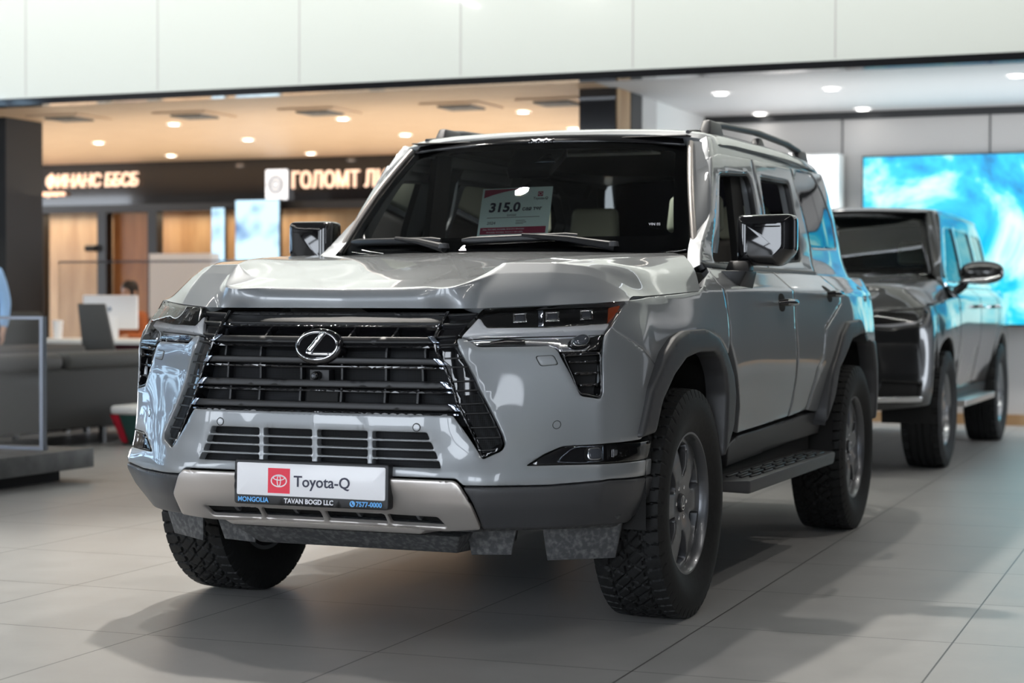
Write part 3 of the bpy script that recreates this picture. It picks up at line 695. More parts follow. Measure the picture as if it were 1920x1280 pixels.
for s, P in ((1, None), (-1, 'm')):
    fn = GH if s == 1 else (lambda u, v: GH(u, v)*np.array([-1, 1, 1]))
    fl = 1 if s == 1 else -1
    kw = dict(flip=fl, gu=GY, gv=GZ)
    dfr = panel('front_door_frame', fn, rnd(f1, .012), M['paint'], suv, holes=[rnd(w1, .03)], thick=.05, bev=.006, **kw)
    if s < 0: panel('front_side_window', fn, w1, M['sglass'], dfr, off=-.022, thick=.004, bev=0, **kw)
    panel('window_seal', fn, rnd(w1, .03), M['satin'], dfr, holes=[rnd([tuple(np.mean(w1, 0)+(np.array(p)-np.mean(w1, 0))*.955) for p in w1], .03)], off=-.006, thick=.02, bev=.002, **kw)
    dfr = panel('rear_door_frame', fn, rnd(f2, .012), M['paint'], suv, holes=[rnd(w2, .03)], thick=.05, bev=.006, **kw)
    if s < 0: panel('rear_side_window', fn, w2, M['sglass'], dfr, off=-.022, thick=.004, bev=0, **kw)
    panel('window_seal', fn, rnd(w2, .03), M['satin'], dfr, holes=[rnd([tuple(np.mean(w2, 0)+(np.array(p)-np.mean(w2, 0))*.95) for p in w2], .03)], off=-.006, thick=.02, bev=.002, **kw)
    qf = panel('rear_pillar', fn, rnd(q0, .012), M['paint'], suv, holes=[rnd(w3, .02)], thick=.05, bev=.006, **kw)
    panel('quarter_window', fn, rnd(w3, .02), M['pglass'], qf, off=-.004, thick=.004, bev=.001, **kw)
    panel('roof_side_rail', fn, [(1.03, 1.70), (3.45, 1.70), (3.50, 1.803), (1.12, 1.803)], M['paint'], suv, off=-.010, thick=.03, bev=.004, **kw)
    panel('belt_molding', fn, [(.52, 1.238), (2.44, 1.238), (2.44, 1.262), (.52, 1.262)], M['satin'], suv, off=.006, thick=.02, bev=.004, **kw)
# ---- windshield
WB = lambda x: .395+.27*(x/.74)**2.0; WT = lambda x: 1.03+.045*(x/.605)**2
def WS(u, v):
    """u across at the base width, v 0 at the cowl and 1 at the header"""
    u = np.asarray(u, float); v = np.asarray(v, float)
    xb = u; xt = u*.605/.74; x = xb+(xt-xb)*v
    y = (WB(xb))*(1-v)+WT(xt)*v-.02*np.sin(v*PI); zb_ = 1.318+.012*(xb/.74)**2; zt = 1.792-.026*(xt/.605)**2
    z = zb_+(zt-zb_)*v+.012*np.sin(v*PI)
    return np.c_[x, y, z]
wo = rnd([(-.76, -.05), (.76, -.05), (.765, .5), (.755, 1.01), (-.755, 1.01), (-.765, .5)], .05, 6)
wi = rnd([(-.70, .10), (.70, .10), (.70, .93), (-.70, .93)], .05, 6)
ws = panel('windshield', WS, wo, M['wglass'], suv, res=.04, thick=.006, bev=.003, flip=1)
panel('windshield_border', WS, wo, M['black'], ws, holes=[wi], res=.04, off=-.008, thick=.004, bev=0, flip=1)
panel('header_trim', WS, [(-.745, .975), (.745, .975), (.735, 1.045), (-.735, 1.045)], M['black'], suv, res=.04, off=.006, thick=.03, bev=.004, flip=1)
panel('camera_shroud', WS, rnd([(-.10, .70), (.11, .70), (.15, .94), (-.14, .94)], .02), M['satin'], ws, res=.03, off=-.012, thick=.03, bev=.004, flip=1)
panel('camera_window', WS, rnd([(.02, .775), (.13, .775), (.09, .86), (.06, .86)], .006), M['chip'], ws, res=.02, off=-.006, thick=.004, bev=.001, flip=1)
# A pillars with their bright strip
for s in (1, -1):
    e = [(WS(s*.752, v)[0]) for v in np.linspace(-.04, 1.0, 9)]
    MB().tube([tuple(p+np.array([s*.016, .004, .002])) for p in e], .013, 10).build('pillar_strip', M['silver'], suv)
    m = MB(); V = []; Fc = []
    for i, v in enumerate(np.linspace(-.03, 1.03, 10)):
        p = WS(s*.77, v)[0]; z = p[2]; gxx = float(GH(.6, min(max(z, 1.36), 1.815))[0][0]); yy = float(p[1])
        V += [(p[0]+s*.006, yy-.004, z), (s*(gxx-.012), yy+.035, z-.004), (s*gxx, yy+.07, z-.008), (s*(gxx-.004), yy+.16+.05*(1-min(max(v, 0), 1)), z-.01), (s*(gxx-.08), yy+.13, z-.01)]
    for i in range(9):
        for k in range(5): a = i*5+k; b = i*5+(k+1) % 5; Fc.append((a, b, b+5, a+5))
    Fc += [(0, 1, 2, 3, 4), (49, 48, 47, 46, 45)]
    m.add(V, Fc).build('windshield_pillar', M['paint'], suv, smooth=35)
# ---- roof
RX = [0, .3, .54, .62, .668, .695, .712]; RY = [1.055, 1.09, 1.3, 1.8, 2.6, 3.1, 3.35, 3.52]
RG = []
for x, dz in zip(RX, (0, -.004, -.014, -.022, -.032, -.048, -.075)):
    r_ = []
    for y, zc in zip(RY, (1.815, 1.830, 1.848, 1.862, 1.868, 1.860, 1.848, 1.828)):
        kk = float(np.interp(y, [2.8, 3.1, 3.35, 3.52], [1, .975, .925, .86])); r_.append((x*kk, y+(.06*(x/.62)**2 if y < 1.2 else 0)+.0, zc+dz))
    RG.append(r_)
RO = Surf(RX, RY, RG)
sheet('roof', RO, np.r_[-np.linspace(0, .712, 40)[::-1][:-1], np.linspace(0, .712, 40)], np.linspace(1.055, 3.52, 60), M['paint'], suv, .04)
for s in (1, -1):
    for dx in (.0,):
        MB().tube([tuple(RO(s*.595, y)[0]+np.array([0, 0, .004])) for y in np.linspace(1.1, 3.45, 14)], .008, 8).build('roof_ditch', M['satin'], suv)
    rp = [(s*.615, 1.44, 1.872), (s*.615, 1.6, 1.885), (s*.617, 2.2, 1.905), (s*.615, 2.8, 1.90), (s*.607, 3.08, 1.885)]
    rl = MB().tube(rp, .017, 12, flat=(1.1, .9)).build('roof_rail', M['matte'], suv)
    for (ya, yb, h) in ((1.32, 1.56, .050), (3.0, 3.22, .048), (2.16, 2.28, .03)):
        z0 = float(RO(.615, (ya+yb)/2)[0][2])-.012; x = .615 if ya < 3 else .606
        MB().hexa([(s*(x-.028), ya, z0), (s*(x+.028), ya, z0), (s*(x+.028), yb, z0), (s*(x-.028), yb, z0), (s*(x-.018), ya+.05, z0+h+.018), (s*(x+.018), ya+.05, z0+h+.018), (s*(x+.018), yb-.03, z0+h+.018), (s*(x-.018), yb-.03, z0+h+.018)]).build('rail_foot', M['matte'], rl, bevel=.010, seg=3)
MB().hexa([(-.60, 3.82, 1.30), (.60, 3.82, 1.30), (.6, 3.85, 1.30), (-.6, 3.85, 1.30), (-.58, 3.60, 1.80), (.58, 3.60, 1.80), (.58, 3.64, 1.80), (-.58, 3.64, 1.80)]).build('rear_window', M['pglass'], suv)
# ---- wipers
def wiper(base, tip0, tip1, bulge):
    m = MB(); pts = []
    for t in np.linspace(0, 1, 12):
        u = tip0[0]+(tip1[0]-tip0[0])*t; v = tip0[1]+(tip1[1]-tip0[1])*t; p = WS(u, v)[0]; pts.append((p[0], p[1]-.014, p[2]+.012))
    w = MB().tube(pts, [.006]+[.011]*10+[.006], 8, flat=(1, 1.2)).build('wiper', M['satin'], suv)
    pm = np.array(pts[6]); b = WS(*base)[0]+np.array([0, -.02, .012])
    MB().tube([tuple(b), tuple((b*.5+pm*.5)+np.array([0, -.012, .012])), tuple(pm+np.array([0, -.006, .010]))], [.018, .012, .008], 8).build('wiper_arm', M['satin'], w)
    MB().lathe([(0, .02), (.018, .018), (.022, 0)], 16, tuple(b+np.array([0, -.004, 0]))).build('arm_cap', M['matte'], w)
wiper((-.16, -.02), (-.70, .035), (-.20, .045), 1); wiper((.50, -.02), (-.10, .04), (.36, .07), 1)
# ---- mirrors
for s in (1, -1):
    px0, px1, y0, z0, z1 = .895, 1.115, .80, 1.262, 1.458
    prof = rnd([(px0, z0+.005), (px0+.02, z0-.006), (px1-.05, z0-.008), (px1, z0+.05), (px1, z1-.012), (px1-.012, z1), (px0+.01, z1-.002), (px0, z1-.012)], .02)
    V = []; Fc = []; n = len(prof); cx, cz = (px0+px1)/2, (z0+z1)/2
    rings = [(.0, .60), (.006, .86), (.02, .955), (.045, 1.0), (.10, 1.0), (.125, .97)]
    for dy, k in rings: V += [(s*(cx+(x-cx)*k), y0+dy+.03*((x-px0)/.22), cz+(z-cz)*k) for x, z in prof]
    for i in range(len(rings)-1):
        for k in range(n): Fc.append((i*n+k, i*n+(k+1) % n, (i+1)*n+(k+1) % n, (i+1)*n+k))
    Fc += [tuple(range(n)), tuple(range(len(rings)*n-1, (len(rings)-1)*n-1, -1))]
    mi = MB().add(V, Fc).build('side_mirror', M['black'], suv, smooth=50)
    MB().box((min(s*(px0+.03), s*(px1-.045)), y0-.004+.012, z1-.050), (max(s*(px0+.03), s*(px1-.045)), y0+.03, z1-.047)).build('mirror_seam', M['dark'], mi)
    MB().hexa([(s*.865, .76, 1.235), (s*.965, .76, 1.232), (s*.955, .88, 1.235), (s*.865, .88, 1.235), (s*.875, .79, 1.275), (s*.955, .79, 1.275), (s*.950, .87, 1.275), (s*.875, .87, 1.275)]).build('mirror_stem', M['satin'], mi, bevel=.008)
    MB().hexa([(s*.905, .72, 1.165), (s*.93, .73, 1.165), (s*.945, .90, 1.165), (s*.87, .90, 1.165), (s*.86, .70, 1.236), (s*.965, .73, 1.234), (s*.955, .92, 1.236), (s*.86, .92, 1.236)]).build('mirror_base', M['satin'], mi, bevel=.006)
# ---- price sheet on the dashboard
# ---- cabin
MB().hexa([(-.70, .62, 1.10), (.70, .62, 1.10), (.72, 1.25, .95), (-.72, 1.25, .95), (-.70, .62, 1.27), (.70, .62, 1.27), (.70, 1.10, 1.235), (-.70, 1.10, 1.235)]).build('dashboard', M['dark'], suv, bevel=.02)
MB().box((-.66, .62, 1.0), (.66, 3.75, 1.06)).build('cabin_floor', M['dark'], suv)
MB().box((-.60, -.55, .42), (.60, 3.7, 1.0)).build('underbody_block', M['dark'], suv)  # solid dark box added inside the body to stop light leaks
MB().box((-.85, .55, .42), (.85, 2.30, .98)).build('sill_box', M['dark'], suv)
MB().box((-.85, .60, .90), (.85, 3.70, .99)).build('cabin_side', M['dark'], suv) if False else None
MB().hexa([(-.62, 1.05, 1.795), (.62, 1.05, 1.795), (.60, 3.5, 1.80), (-.60, 3.5, 1.80), (-.62, 1.06, 1.80), (.62, 1.06, 1.80), (.6, 3.5, 1.81), (-.6, 3.5, 1.81)]).build('headliner', M['dark'], suv)
sw = MB().lathe([(.175, -.012), (.187, -.008), (.192, 0), (.187, .008), (.175, .012), (.165, 0)], 40, closed=True).build('steering_wheel', M['seat'], suv)
sw.location = (.40, 1.22, 1.20); sw.rotation_euler = (math.radians(62), 0, 0)
area_light('cabin_fill', (.0, 1.75, 1.785), (0, 0, 0), .5, .12, 1.6, (1, .97, .92))  # fill light added in the cabin to brighten the headrests
MB().box((-.27, 1.68, 1.786), (.27, 1.82, 1.795)).build('cabin_fill_cover', M['white'], suv)  # white cover added with the cabin fill
def seat(x, y, w=.25):
    m = MB().hexa([(x-w, y-.03, 1.02), (x+w, y-.03, 1.02), (x+w, y+.13, 1.02), (x-w, y+.13, 1.02), (x-w+.05, y+.15, 1.40), (x+w-.05, y+.15, 1.40), (x+w-.06, y+.25, 1.40), (x-w+.06, y+.25, 1.40)])
    o = m.build('seat', M['seat'], suv, bevel=.04, seg=4)
    MB().hexa([(x-.13, y+.14, 1.43), (x+.13, y+.14, 1.43), (x+.13, y+.24, 1.43), (x-.13, y+.24, 1.43), (x-.12, y+.17, 1.60), (x+.12, y+.17, 1.60), (x+.12, y+.25, 1.60), (x-.12, y+.25, 1.60)]).build('headrest', M['cream'], o, bevel=.03, seg=4)
for x in (-.42, .42): seat(x, 1.68)
for x in (-.40, .40): seat(x, 2.62)
cp_ = MB().hexa([(.745, 1.42, 1.02), (.775, 1.42, 1.02), (.775, 1.62, 1.02), (.745, 1.62, 1.02), (.66, 1.42, 1.78), (.69, 1.42, 1.78), (.69, 1.58, 1.78), (.66, 1.58, 1.78)]).build('center_pillar', M['dark'], suv)
mirror_obj(cp_)
# ---- wheels
def tire_mesh(R=.405, wdt=.265, bead=.247, nt=640, style=0):
    h = wdt/2; tw = h*.89; X = []; Rr = []
    for t in np.linspace(0, 1, 9)[:-1]: X.append(-h*.80-(h-h*.80)*math.sin(t*PI*.5)*1.0); Rr.append(bead+(.335-bead)*t)
    for t in np.linspace(0, 1, 8)[:-1]: X.append(-(h+(tw-h)*t**1.6)); Rr.append(.335+(R-.006-.335)*t)
    nt_ = 62
    for t in np.linspace(-1, 1, nt_): X.append(t*tw); Rr.append(R-.005*abs(t)**3)
    X2 = [-x for x in X[:15]][::-1]; R2 = Rr[:15][::-1]; X += X2; Rr += R2
    X = np.array(X); Rr = np.array(Rr); m = len(X)
    th = np.arange(nt)*2*PI/nt; T, XX = np.meshgrid(th, X, indexing='ij'); RR = np.tile(Rr, (nt, 1))
    arc = T*R
    def per(a, p, w): q = np.abs((a/p) % 1-.5)*p; return q < w
    N = 54; p = 2*PI*R/N
    g = np.zeros_like(T)
    if style == 0:
        zig = .004*np.sign(np.sin(T*N))
        g += (np.abs(np.abs(XX)-.064-zig) < .0048)
        sh = np.abs(XX) > .066
        g += sh & per(arc+XX*.15*np.sign(XX), p, .0030) & (RR > .372)
        mid = np.abs(XX) <= .064
        g += mid & per(arc+XX*1.0, p*1.0, .0028)
        g += mid & per(arc-XX*.75+.01, p*1.5, .0028)*(np.abs(XX) > .012)
        g += (np.abs(XX-.008*np.sign(np.sin(T*N*.5))) < .003)
    else:
        for c in (-.07, -.024, .024, .07): g += np.abs(XX-c) < .006
        g += (np.abs(XX) > .078) & per(arc, p*.6, .003)
    g = np.clip(g, 0, 1)*(RR > .36)
    RR = RR-g*.0085
    V = np.c_[XX.ravel(), (RR*np.cos(T)).ravel(), (RR*np.sin(T)).ravel()]
    i, j = np.meshgrid(np.arange(nt), np.arange(m-1), indexing='ij'); i = i.ravel(); j = j.ravel(); k = (i+1) % nt
    F = np.c_[i*m+j, k*m+j, k*m+j+1, i*m+j+1]
    me = bpy.data.meshes.new('tire'); me.from_pydata(V.tolist(), [], F.tolist()); me.update(); me.materials.append(M['rubber'])
    return me
def rim_parts(root, R=.247, style=0, mt=None, dish=.05):
    """wheel face built in the x = outward frame around the hub"""
    mt = mt or M['rim']
    fc = lambda u, v: np.c_[.088-dish*.35*np.clip(1-np.hypot(u, v)/.12, 0, 1)-.010*np.clip((np.hypot(u, v)-.12)/.1, 0, 1)**2, u, v]
    holes = []; ns = 6 if style == 0 else 7
    for k in range(ns):
        a0 = PI/2+k*2*PI/ns
        if style == 0: pr = [(.098, -.10), (.098, .10), (.15, .235), (.212, .27), (.218, .0), (.212, -.27), (.15, -.235)]
        else: pr = [(.10, -.06), (.10, .06), (.16, .20), (.208, .20), (.213, 0), (.208, -.20), (.16, -.20)]
        holes.append(rnd([(r*math.cos(a0+t), r*math.sin(a0+t)) for r, t in pr], .010))
    out = [(.232*math.cos(a), .232*math.sin(a)) for a in np.linspace(0, 2*PI, 97)[:-1]]
    f = panel('rim_face', fc, out, mt, root, holes=holes, res=.016, off=0, thick=.032, bev=.006, flip=1, smooth=45)
    # barrel and lip
    MB().lathe([(.250, .108), (.243, .108), (.236, .098), (.231, .080), (.226, .05), (.215, -.02), (.212, -.09), (.235, -.11), (.25, -.11)], 72, axis='x').build('rim_barrel', mt, root, smooth=40)
    MB().lathe([(0, -.03), (.165, -.03), (.165, -.045), (0, -.045)], 48, axis='x').build('brake_disc', M['rimdark'], root)
    MB().lathe([(0, .086), (.030, .085), (.034, .078), (.034, .06)], 32, axis='x').build('center_cap', M['rimdark'] if style == 0 else M['chrome'], root)
    o, i = ell(.020, .026, 28), ell(.017, .023, 28)
    panel('cap_emblem', lambda u, v: np.c_[.0865+0*u, u, v], o, M['chrome'], root, holes=[i], res=.02, thick=.002, bev=0, flip=1)
    panel('cap_letter', lambda u, v: np.c_[.0865+0*u, u, v], [(.004, .022), (.009, .02), (-.004, -.008), (.017, -.008), (.015, -.014), (-.012, -.014)], M['chrome'], root, res=.02, thick=.002, bev=0, flip=1)
    for k in range(6 if style == 0 else 5):
        a = k*2*PI/(6 if style == 0 else 5)
        MB().lathe([(.0, .082), (.008, .080), (.0105, .074), (.0105, .05)], 6, (0, .060*math.cos(a), .060*math.sin(a)), 'x').build('lug_nut', M['chrome'], root, smooth=20)
def build_wheel(parent, tm, style=0, mt=None):
    w = bpy.data.objects.new('wheel', None); COL.objects.link(w); w.parent = parent; w.empty_display_size = .1
    t = link('tire', tm, None, w, 60)
    rim_parts(w, style=style, mt=mt)
    return w
TM = tire_mesh()
w0 = build_wheel(suv, TM); w0.location = (.845, 0, .404)
for (x, y, rz) in ((.845, 2.85, 0), (-.845, 0, PI), (-.845, 2.85, PI)):
    w = copy_tree(w0, suv); w.location = (x, y, .404); w.rotation_euler = (.3 if rz == 0 else .5, 0, rz)
# wheel house liners
for s in (1, -1):
    for yc in (0, 2.85):
        m = MB(); V = []; Fc = []; n = 20
        prof = [(-.47, .36), (-.47, .62), (-.40, .82), (-.26, .92), (.0, .95), (.26, .94), (.38, .88), (.43, .70), (.42, .36)]
        for (y, z) in prof: V += [(s*.60, yc+y, z), (s*.945, yc+y, z)]
        for i in range(len(prof)-1): Fc.append((2*i, 2*i+1, 2*i+3, 2*i+2))
        Fc.append(tuple(2*i for i in range(len(prof))))
        m.add(V, Fc).build('wheel_liner', M['dark'], suv, fix=False)
# ---- price sheet (rests on the dashboard behind the glass)
bl = Vector(at((894, 443), 'y', .70)); br = Vector(at((1024, 438), 'y', .70)); tl = Vector(at((904, 354), 'y', .82)); tr = Vector(at((1037, 349), 'y', .82))
bl = bl+(bl-tl)*.0
PXv = ((br-bl)+(tr-tl))*.5; PYv = ((tl-bl)+(tr-br))*.5; PO_ = bl
pw, ph = PXv.length, PYv.length; PXn = PXv/pw; PYn = PYv/ph
SF = lambda u, v: np.array([tuple(PO_+PXn*float(a)*pw+PYn*float(b)*ph) for a, b in zip(np.atleast_1d(u), np.atleast_1d(v))])
ps = panel('price_sheet', SF, [(0, 0), (1, 0), (1, 1), (0, 1)], M['paper'], None, res=.2, thick=.002, bev=0, flip=1)
tag(ps, 'pale green price sheet reading 315.0 standing on the dashboard behind the windshield', 'price tag')
SM = lambda x, y, k=0: frame(tuple(PO_+PXn*x*pw+PYn*y*ph+PXn.cross(PYn).normalized()*.0012), PXn, PYn)
def spn(name, P, mt, off=.0008): return panel(name, SF, P, mt, ps, res=.2, thick=.0005, bev=0, off=off, flip=1)
spn('sheet_band', [(.035, .03), (.965, .03), (.965, .17), (.035, .17)], M['maroon'])
spn('sheet_swoosh', [(.03, .80), (.03, .975), (.62, .985), (.45, .955), (.3, .915), (.15, .86)], M['maroon'])
spn('sheet_logo', [(.80, .80), (.872, .80), (.872, .90), (.80, .90)], M['maroon'])
o, i = el2(.836, .85, .028, .030, .006); panel('sheet_logo_ring', SF, o, M['paper'], ps, holes=[i], res=.2, thick=.0005, bev=0, off=.0014, flip=1)
text('price_text', '315.0', .062, SM(.12, .50), M['ink'], ps, bold=.0022, extrude=.0003, sx=1.0)
text('currency_text', 'сая төг', .026, SM(.60, .51), M['ink'], ps, bold=.0006, extrude=.0003, sx=.95)
text('model_text', 'GX550', .014, SM(.39, .40), M['ink'], ps, extrude=.0003)
text('sheet_brand_text', 'Toyota-Q', .016, SM(.74, .735), M['ink'], ps, extrude=.0003)
text('year_text', '2024', .019, SM(.12, .235), M['ink'], ps, extrude=.0003)
for (x0, x1, y) in ((.11, .86, .37), (.53, .66, .30), (.53, .68, .265), (.53, .64, .235)):
    spn('sheet_line', [(x0, y), (x1, y), (x1, y+(.008)), (x0, y+.008)], M['ink'])
text('phone_list_text', 'Утас: 9910-4040, 9910-8484, 9910-1717, 9910-3232', .0085, SM(.07, .115), M['ltext'], ps, extrude=.0003)
text('phone_list_text', '9914-5500, 9915-0066, 9910-7117, 9911-9393', .0085, SM(.13, .055), M['ltext'], ps, extrude=.0003)
text('glass_sticker', 'VIN 05', .016, frame(tuple(WS(.61, .17)[0]+np.array([0, -.004, .003])), (1, .25, 0), (-.1, .5, .86)), M['ltext'], ws, extrude=.0002)
# ================================================================== the building
def smat(name, *a, **k): M[name] = mat(name, *a, **k); return M[name]
smat('fascia', (.80, .83, .78), .12, 0, .5); smat('warm_ceiling', (.62, .44, .28), .5)
add_noise(M['warm_ceiling'], (.58, .40, .25), (.68, .50, .33), 3, (1, 14, 1))
smat('white_ceiling', (.70, .69, .69), .6); smat('panel_wall', (.56, .545, .53), .5); smat('light_wall', (.78, .78, .76), .6)
smat('black_glass', (.012, .012, .014), .08, 0, .3); smat('wood', (.40, .16, .04), .4)
add_noise(M['wood'], (.30, .11, .025), (.44, .18, .05), 2.2, (3, 3, .5))
smat('wood_light', (.60, .38, .18), .4); add_noise(M['wood_light'], (.38, .22, .10), (.52, .34, .18), 2.0, (3, 3, .5))
smat('sofa', (.034, .034, .032), .75); smat('sofa_cushion', (.07, .07, .068), .7)
smat('steel', (.25, .27, .31), .35, .9); smat('lamp_glow', (1, 1, 1), .5, emis=(1, .97, .92), es=14)
smat('strip_glow', (1, 1, 1), .5, emis=(1, .97, .92), es=7); smat('letter_glow', (1, .8, .65), .5, emis=(1, .62, .42), es=.8)
smat('white_glow', (1, 1, 1), .5, emis=(.92, .95, 1), es=.85)
smat('hall_ceiling', (.05, .05, .052), .8); smat('stone', (.09, .09, .09), .6); add_noise(M['stone'], (.07, .07, .07), (.12, .12, .12), 8)
def floormat():
    m = mat('porcelain_tile', (.42, .41, .40), .36); n, l, b = nodes(m)
    tc = n.new('ShaderNodeTexCoord'); mp = n.new('ShaderNodeMapping'); mp.inputs['Rotation'].default_value = (0, 0, math.radians(-1.45))
    l.new(tc.outputs['Object'], mp.inputs[0]); sx = n.new('ShaderNodeSeparateXYZ'); l.new(mp.outputs[0], sx.inputs[0])
    def line(sock, off):
        a = n.new('ShaderNodeMath'); a.operation = 'ADD'; a.inputs[1].default_value = off; l.new(sock, a.inputs[0])
        d = n.new('ShaderNodeMath'); d.operation = 'PINGPONG'; d.inputs[1].default_value = .42; l.new(a.outputs[0], d.inputs[0])
        c = n.new('ShaderNodeMath'); c.operation = 'LESS_THAN'; c.inputs[1].default_value = .0030; l.new(d.outputs[0], c.inputs[0]); return c.outputs[0]
    g = n.new('ShaderNodeMath'); g.operation = 'MAXIMUM'; l.new(line(sx.outputs[0], FLX), g.inputs[0]); l.new(line(sx.outputs[1], FLY), g.inputs[1])
    nz = n.new('ShaderNodeTexNoise'); nz.inputs['Scale'].default_value = 3.5; nz.inputs['Detail'].default_value = 8; nz.inputs['Roughness'].default_value = .65
    l.new(tc.outputs['Object'], nz.inputs['Vector'])
    cr = n.new('ShaderNodeValToRGB'); cr.color_ramp.elements[0].color = (.325, .318, .308, 1); cr.color_ramp.elements[1].color = (.39, .382, .37, 1); cr.color_ramp.elements[0].position = .3; cr.color_ramp.elements[1].position = .7
    l.new(nz.outputs['Fac'], cr.inputs[0]); mx = n.new('ShaderNodeMixRGB'); mx.inputs[2].default_value = (.07, .068, .065, 1)
    l.new(g.outputs[0], mx.inputs[0]); l.new(cr.outputs[0], mx.inputs[1]); l.new(mx.outputs[0], b.inputs['Base Color'])
    r2 = n.new('ShaderNodeMapRange'); r2.inputs['To Min'].default_value = .30; r2.inputs['To Max'].default_value = .42; l.new(nz.outputs['Fac'], r2.inputs[0]); l.new(r2.outputs[0], b.inputs['Roughness'])
    return m
FLX, FLY = -.205+.0, 1.02
def sbox(name, a, b, mt, kind='structure', parent=None, bevel=0):
    return tag(MB().box(a, b).build(name, mt, parent, bevel=bevel), kind=kind)
sbox('floor', (-24, -13, -.1), (14, 22, 0), floormat())
CZ = 2.95
# hall ceiling with its lamps, the hall is open behind the camera
sbox('ceiling', (-15, -12, 6.3), (9.3, 8.0, 6.5), mat('hall_ceiling_paint', (.16, .16, .16), .8))
_cw = mat('charcoal_wall', (.045, .045, .05), .5)
sbox('wall_right', (5.5, -12, 0), (5.8, -7.4, 6.3), _cw); sbox('wall_right', (5.5, -6.1, 0), (5.8, 8, 6.3), _cw); sbox('wall_right', (5.5, -7.4, 3.6), (5.8, -6.1, 6.3), _cw)  # unseen wall, set close and dark to deepen the door reflections
dsp = empty('wall_display', (-12.5, 1.6, 2.4), 'lit advertising display standing at the left side of the hall', 'screen')
MB().box((-.06, -3.2, -2.4), (0, 3.2, 1.5)).build('bezel', M['satin'], dsp)
sbox('wall_left', (-15.3, -12, 0), (-15, 8, 6.3), M['panel_wall'])
sbox('wall_sill', (-15, -12, 0), (9, -11.7, .4), M['stone']); sbox('wall_header', (-15, -12, 4.4), (9, -11.7, 6.3), M['stone'])
for i, (x, w) in enumerate([(-15, 1.6), (-11.6, .25), (-8.4, 2.4), (-4.4, .2), (-2.4, 2.6), (2.0, .2), (4.2, 2.2), (8.2, .8)]): sbox('trim_%d' % (20+i), (x, -12, .4), (x+w, -11.7, 4.4), M['stone'])
for i, (x, y) in enumerate(STRIPS):
    r = empty('ceiling_lamp', (x, y, 6.1)); tag(r, 'long white strip lamp under the dark hall ceiling', 'ceiling light', 'strip lamps of the hall')
    MB().box((-.08, -1.35, .01), (.08, 1.35, .20)).build('lamp_housing', M['satin'], r)
# balustrade band of the upper floor
FY = 8.06
k = 0; xs = [-15.0, -10.2]
while xs[-1] < 9: xs.append(xs[-1]+1.48)
for a, b in zip(xs[:-1], xs[1:]): 
    pass
fa = sbox('wall_fascia', (-15, FY, CZ+.05), (9, FY+.12, 6.3), M['fascia'])
mj = MB()
for x in (-7.85, -6.42, -4.98, -3.45, -1.93, -.28): mj.box((x-.006, FY-.002, CZ+.07), (x+.006, FY+.01, 6.3))
tag(mj.build('trim_1', M['panel_wall']), kind='structure')
sbox('trim_2', (-15, FY-.03, CZ-.012), (9, FY+.16, CZ+.05), M['black_glass'])
# left shop
sbox('ceiling_left', (-20, FY+.15, CZ), (-2.35, 14.6, CZ+.1), M['warm_ceiling'])
sbox('wall_back_left', (-20, 14.5, 2.33), (-4, 14.7, CZ+.05), M['black_glass'])
sbox('wall_wood', (-20, 15.3, 0), (-4, 15.5, 2.6), M['wood_light'])
sbox('ceiling_shop', (-20, 14.7, 2.36), (-4, 15.5, 2.42), M['hall_ceiling'])
for i, x in enumerate((-12.40, -11.40, -10.62, -7.4)):
    sbox('trim_%d' % (i+3), (x-.07, 14.45, 0), (x+.07, 14.6, 2.36), M['satin'])
sbox('trim_7', (-20, 14.44, 2.30), (-4, 14.62, 2.40), M['satin'])
tag(MB().box((-11.33, 14.62, .02), (-10.69, 14.68, 2.29)).build('door_1', M['wood']), kind='structure')
hd = MB().tube([(-11.62, 14.42, 1.83), (-11.46, 14.42, 1.83)], .045, 8).tube([(-11.46, 14.47, 1.83), (-11.46, 14.42, 1.83)], .05, 8).build('door_handle', M['satin'], None)
tag(hd, 'black horizontal latch on the frame of the wooden shop door', 'door latch')
sbox('wall_column_left', (-10.6, 9.0, 0), (-8.79, 9.6, CZ), mat('black_column', (.012, .011, .010), .55, spec=.3))
sbox('wall_pillar', (-2.64, 8.75, 0), (-2.31, 9.3, CZ), M['black_glass'])
sbox('trim_8', (-2.31, 8.77, 0), (-2.295, 9.10, CZ), M['wood_light'])
sbox('trim_9', (-2.64, 9.11, 0), (-2.29, 9.41, CZ), M['satin']); sbox('trim_12', (-2.64, 9.42, 0), (-2.29, 9.83, CZ), M['panel_wall'])
# right shop
sbox('ceiling_right', (-2.35, FY+.15, CZ), (9, 11.6, CZ+.1), M['white_ceiling'])
sbox('wall_right_back', (-2.4, 11.42, 0), (2.6, 11.6, CZ+.05), M['panel_wall']); sbox('wall_right_dark', (2.6, 11.42, 0), (9, 11.6, CZ+.05), M['black_glass'])  # black stretch added out of view to darken the door reflections
sbox('wall_right_side', (-2.64, 9.84, 0), (-2.29, 11.5, CZ+.05), M['light_wall'])
sbox('trim_10', (-2.3, 11.39, CZ-.07), (9, 11.44, CZ), M['satin'])
sbox('baseboard_right', (-2.3, 11.39, 0), (9, 11.43, .10), M['wood_light'])
mj = MB()
for x in (-.93, .45, 1.9): mj.box((x-.006, 11.412, .1), (x+.006, 11.43, CZ-.07))
tag(mj.build('trim_11', M['satin']), kind='structure')
cb = empty('wall_cabinet', (-1.6, 11.25, 0), 'tall white backlit cabinet on the grey wall left of the wide blue screen', 'cabinet')
MB().box((-.62, -.12, 0), (.70, .14, 2.54)).build('body', M['light_wall'], cb, bevel=.01)
MB().box((-.60, -.14, 1.88), (.69, -.12, 2.52)).build('lit_panel', M['white_glow'], cb)
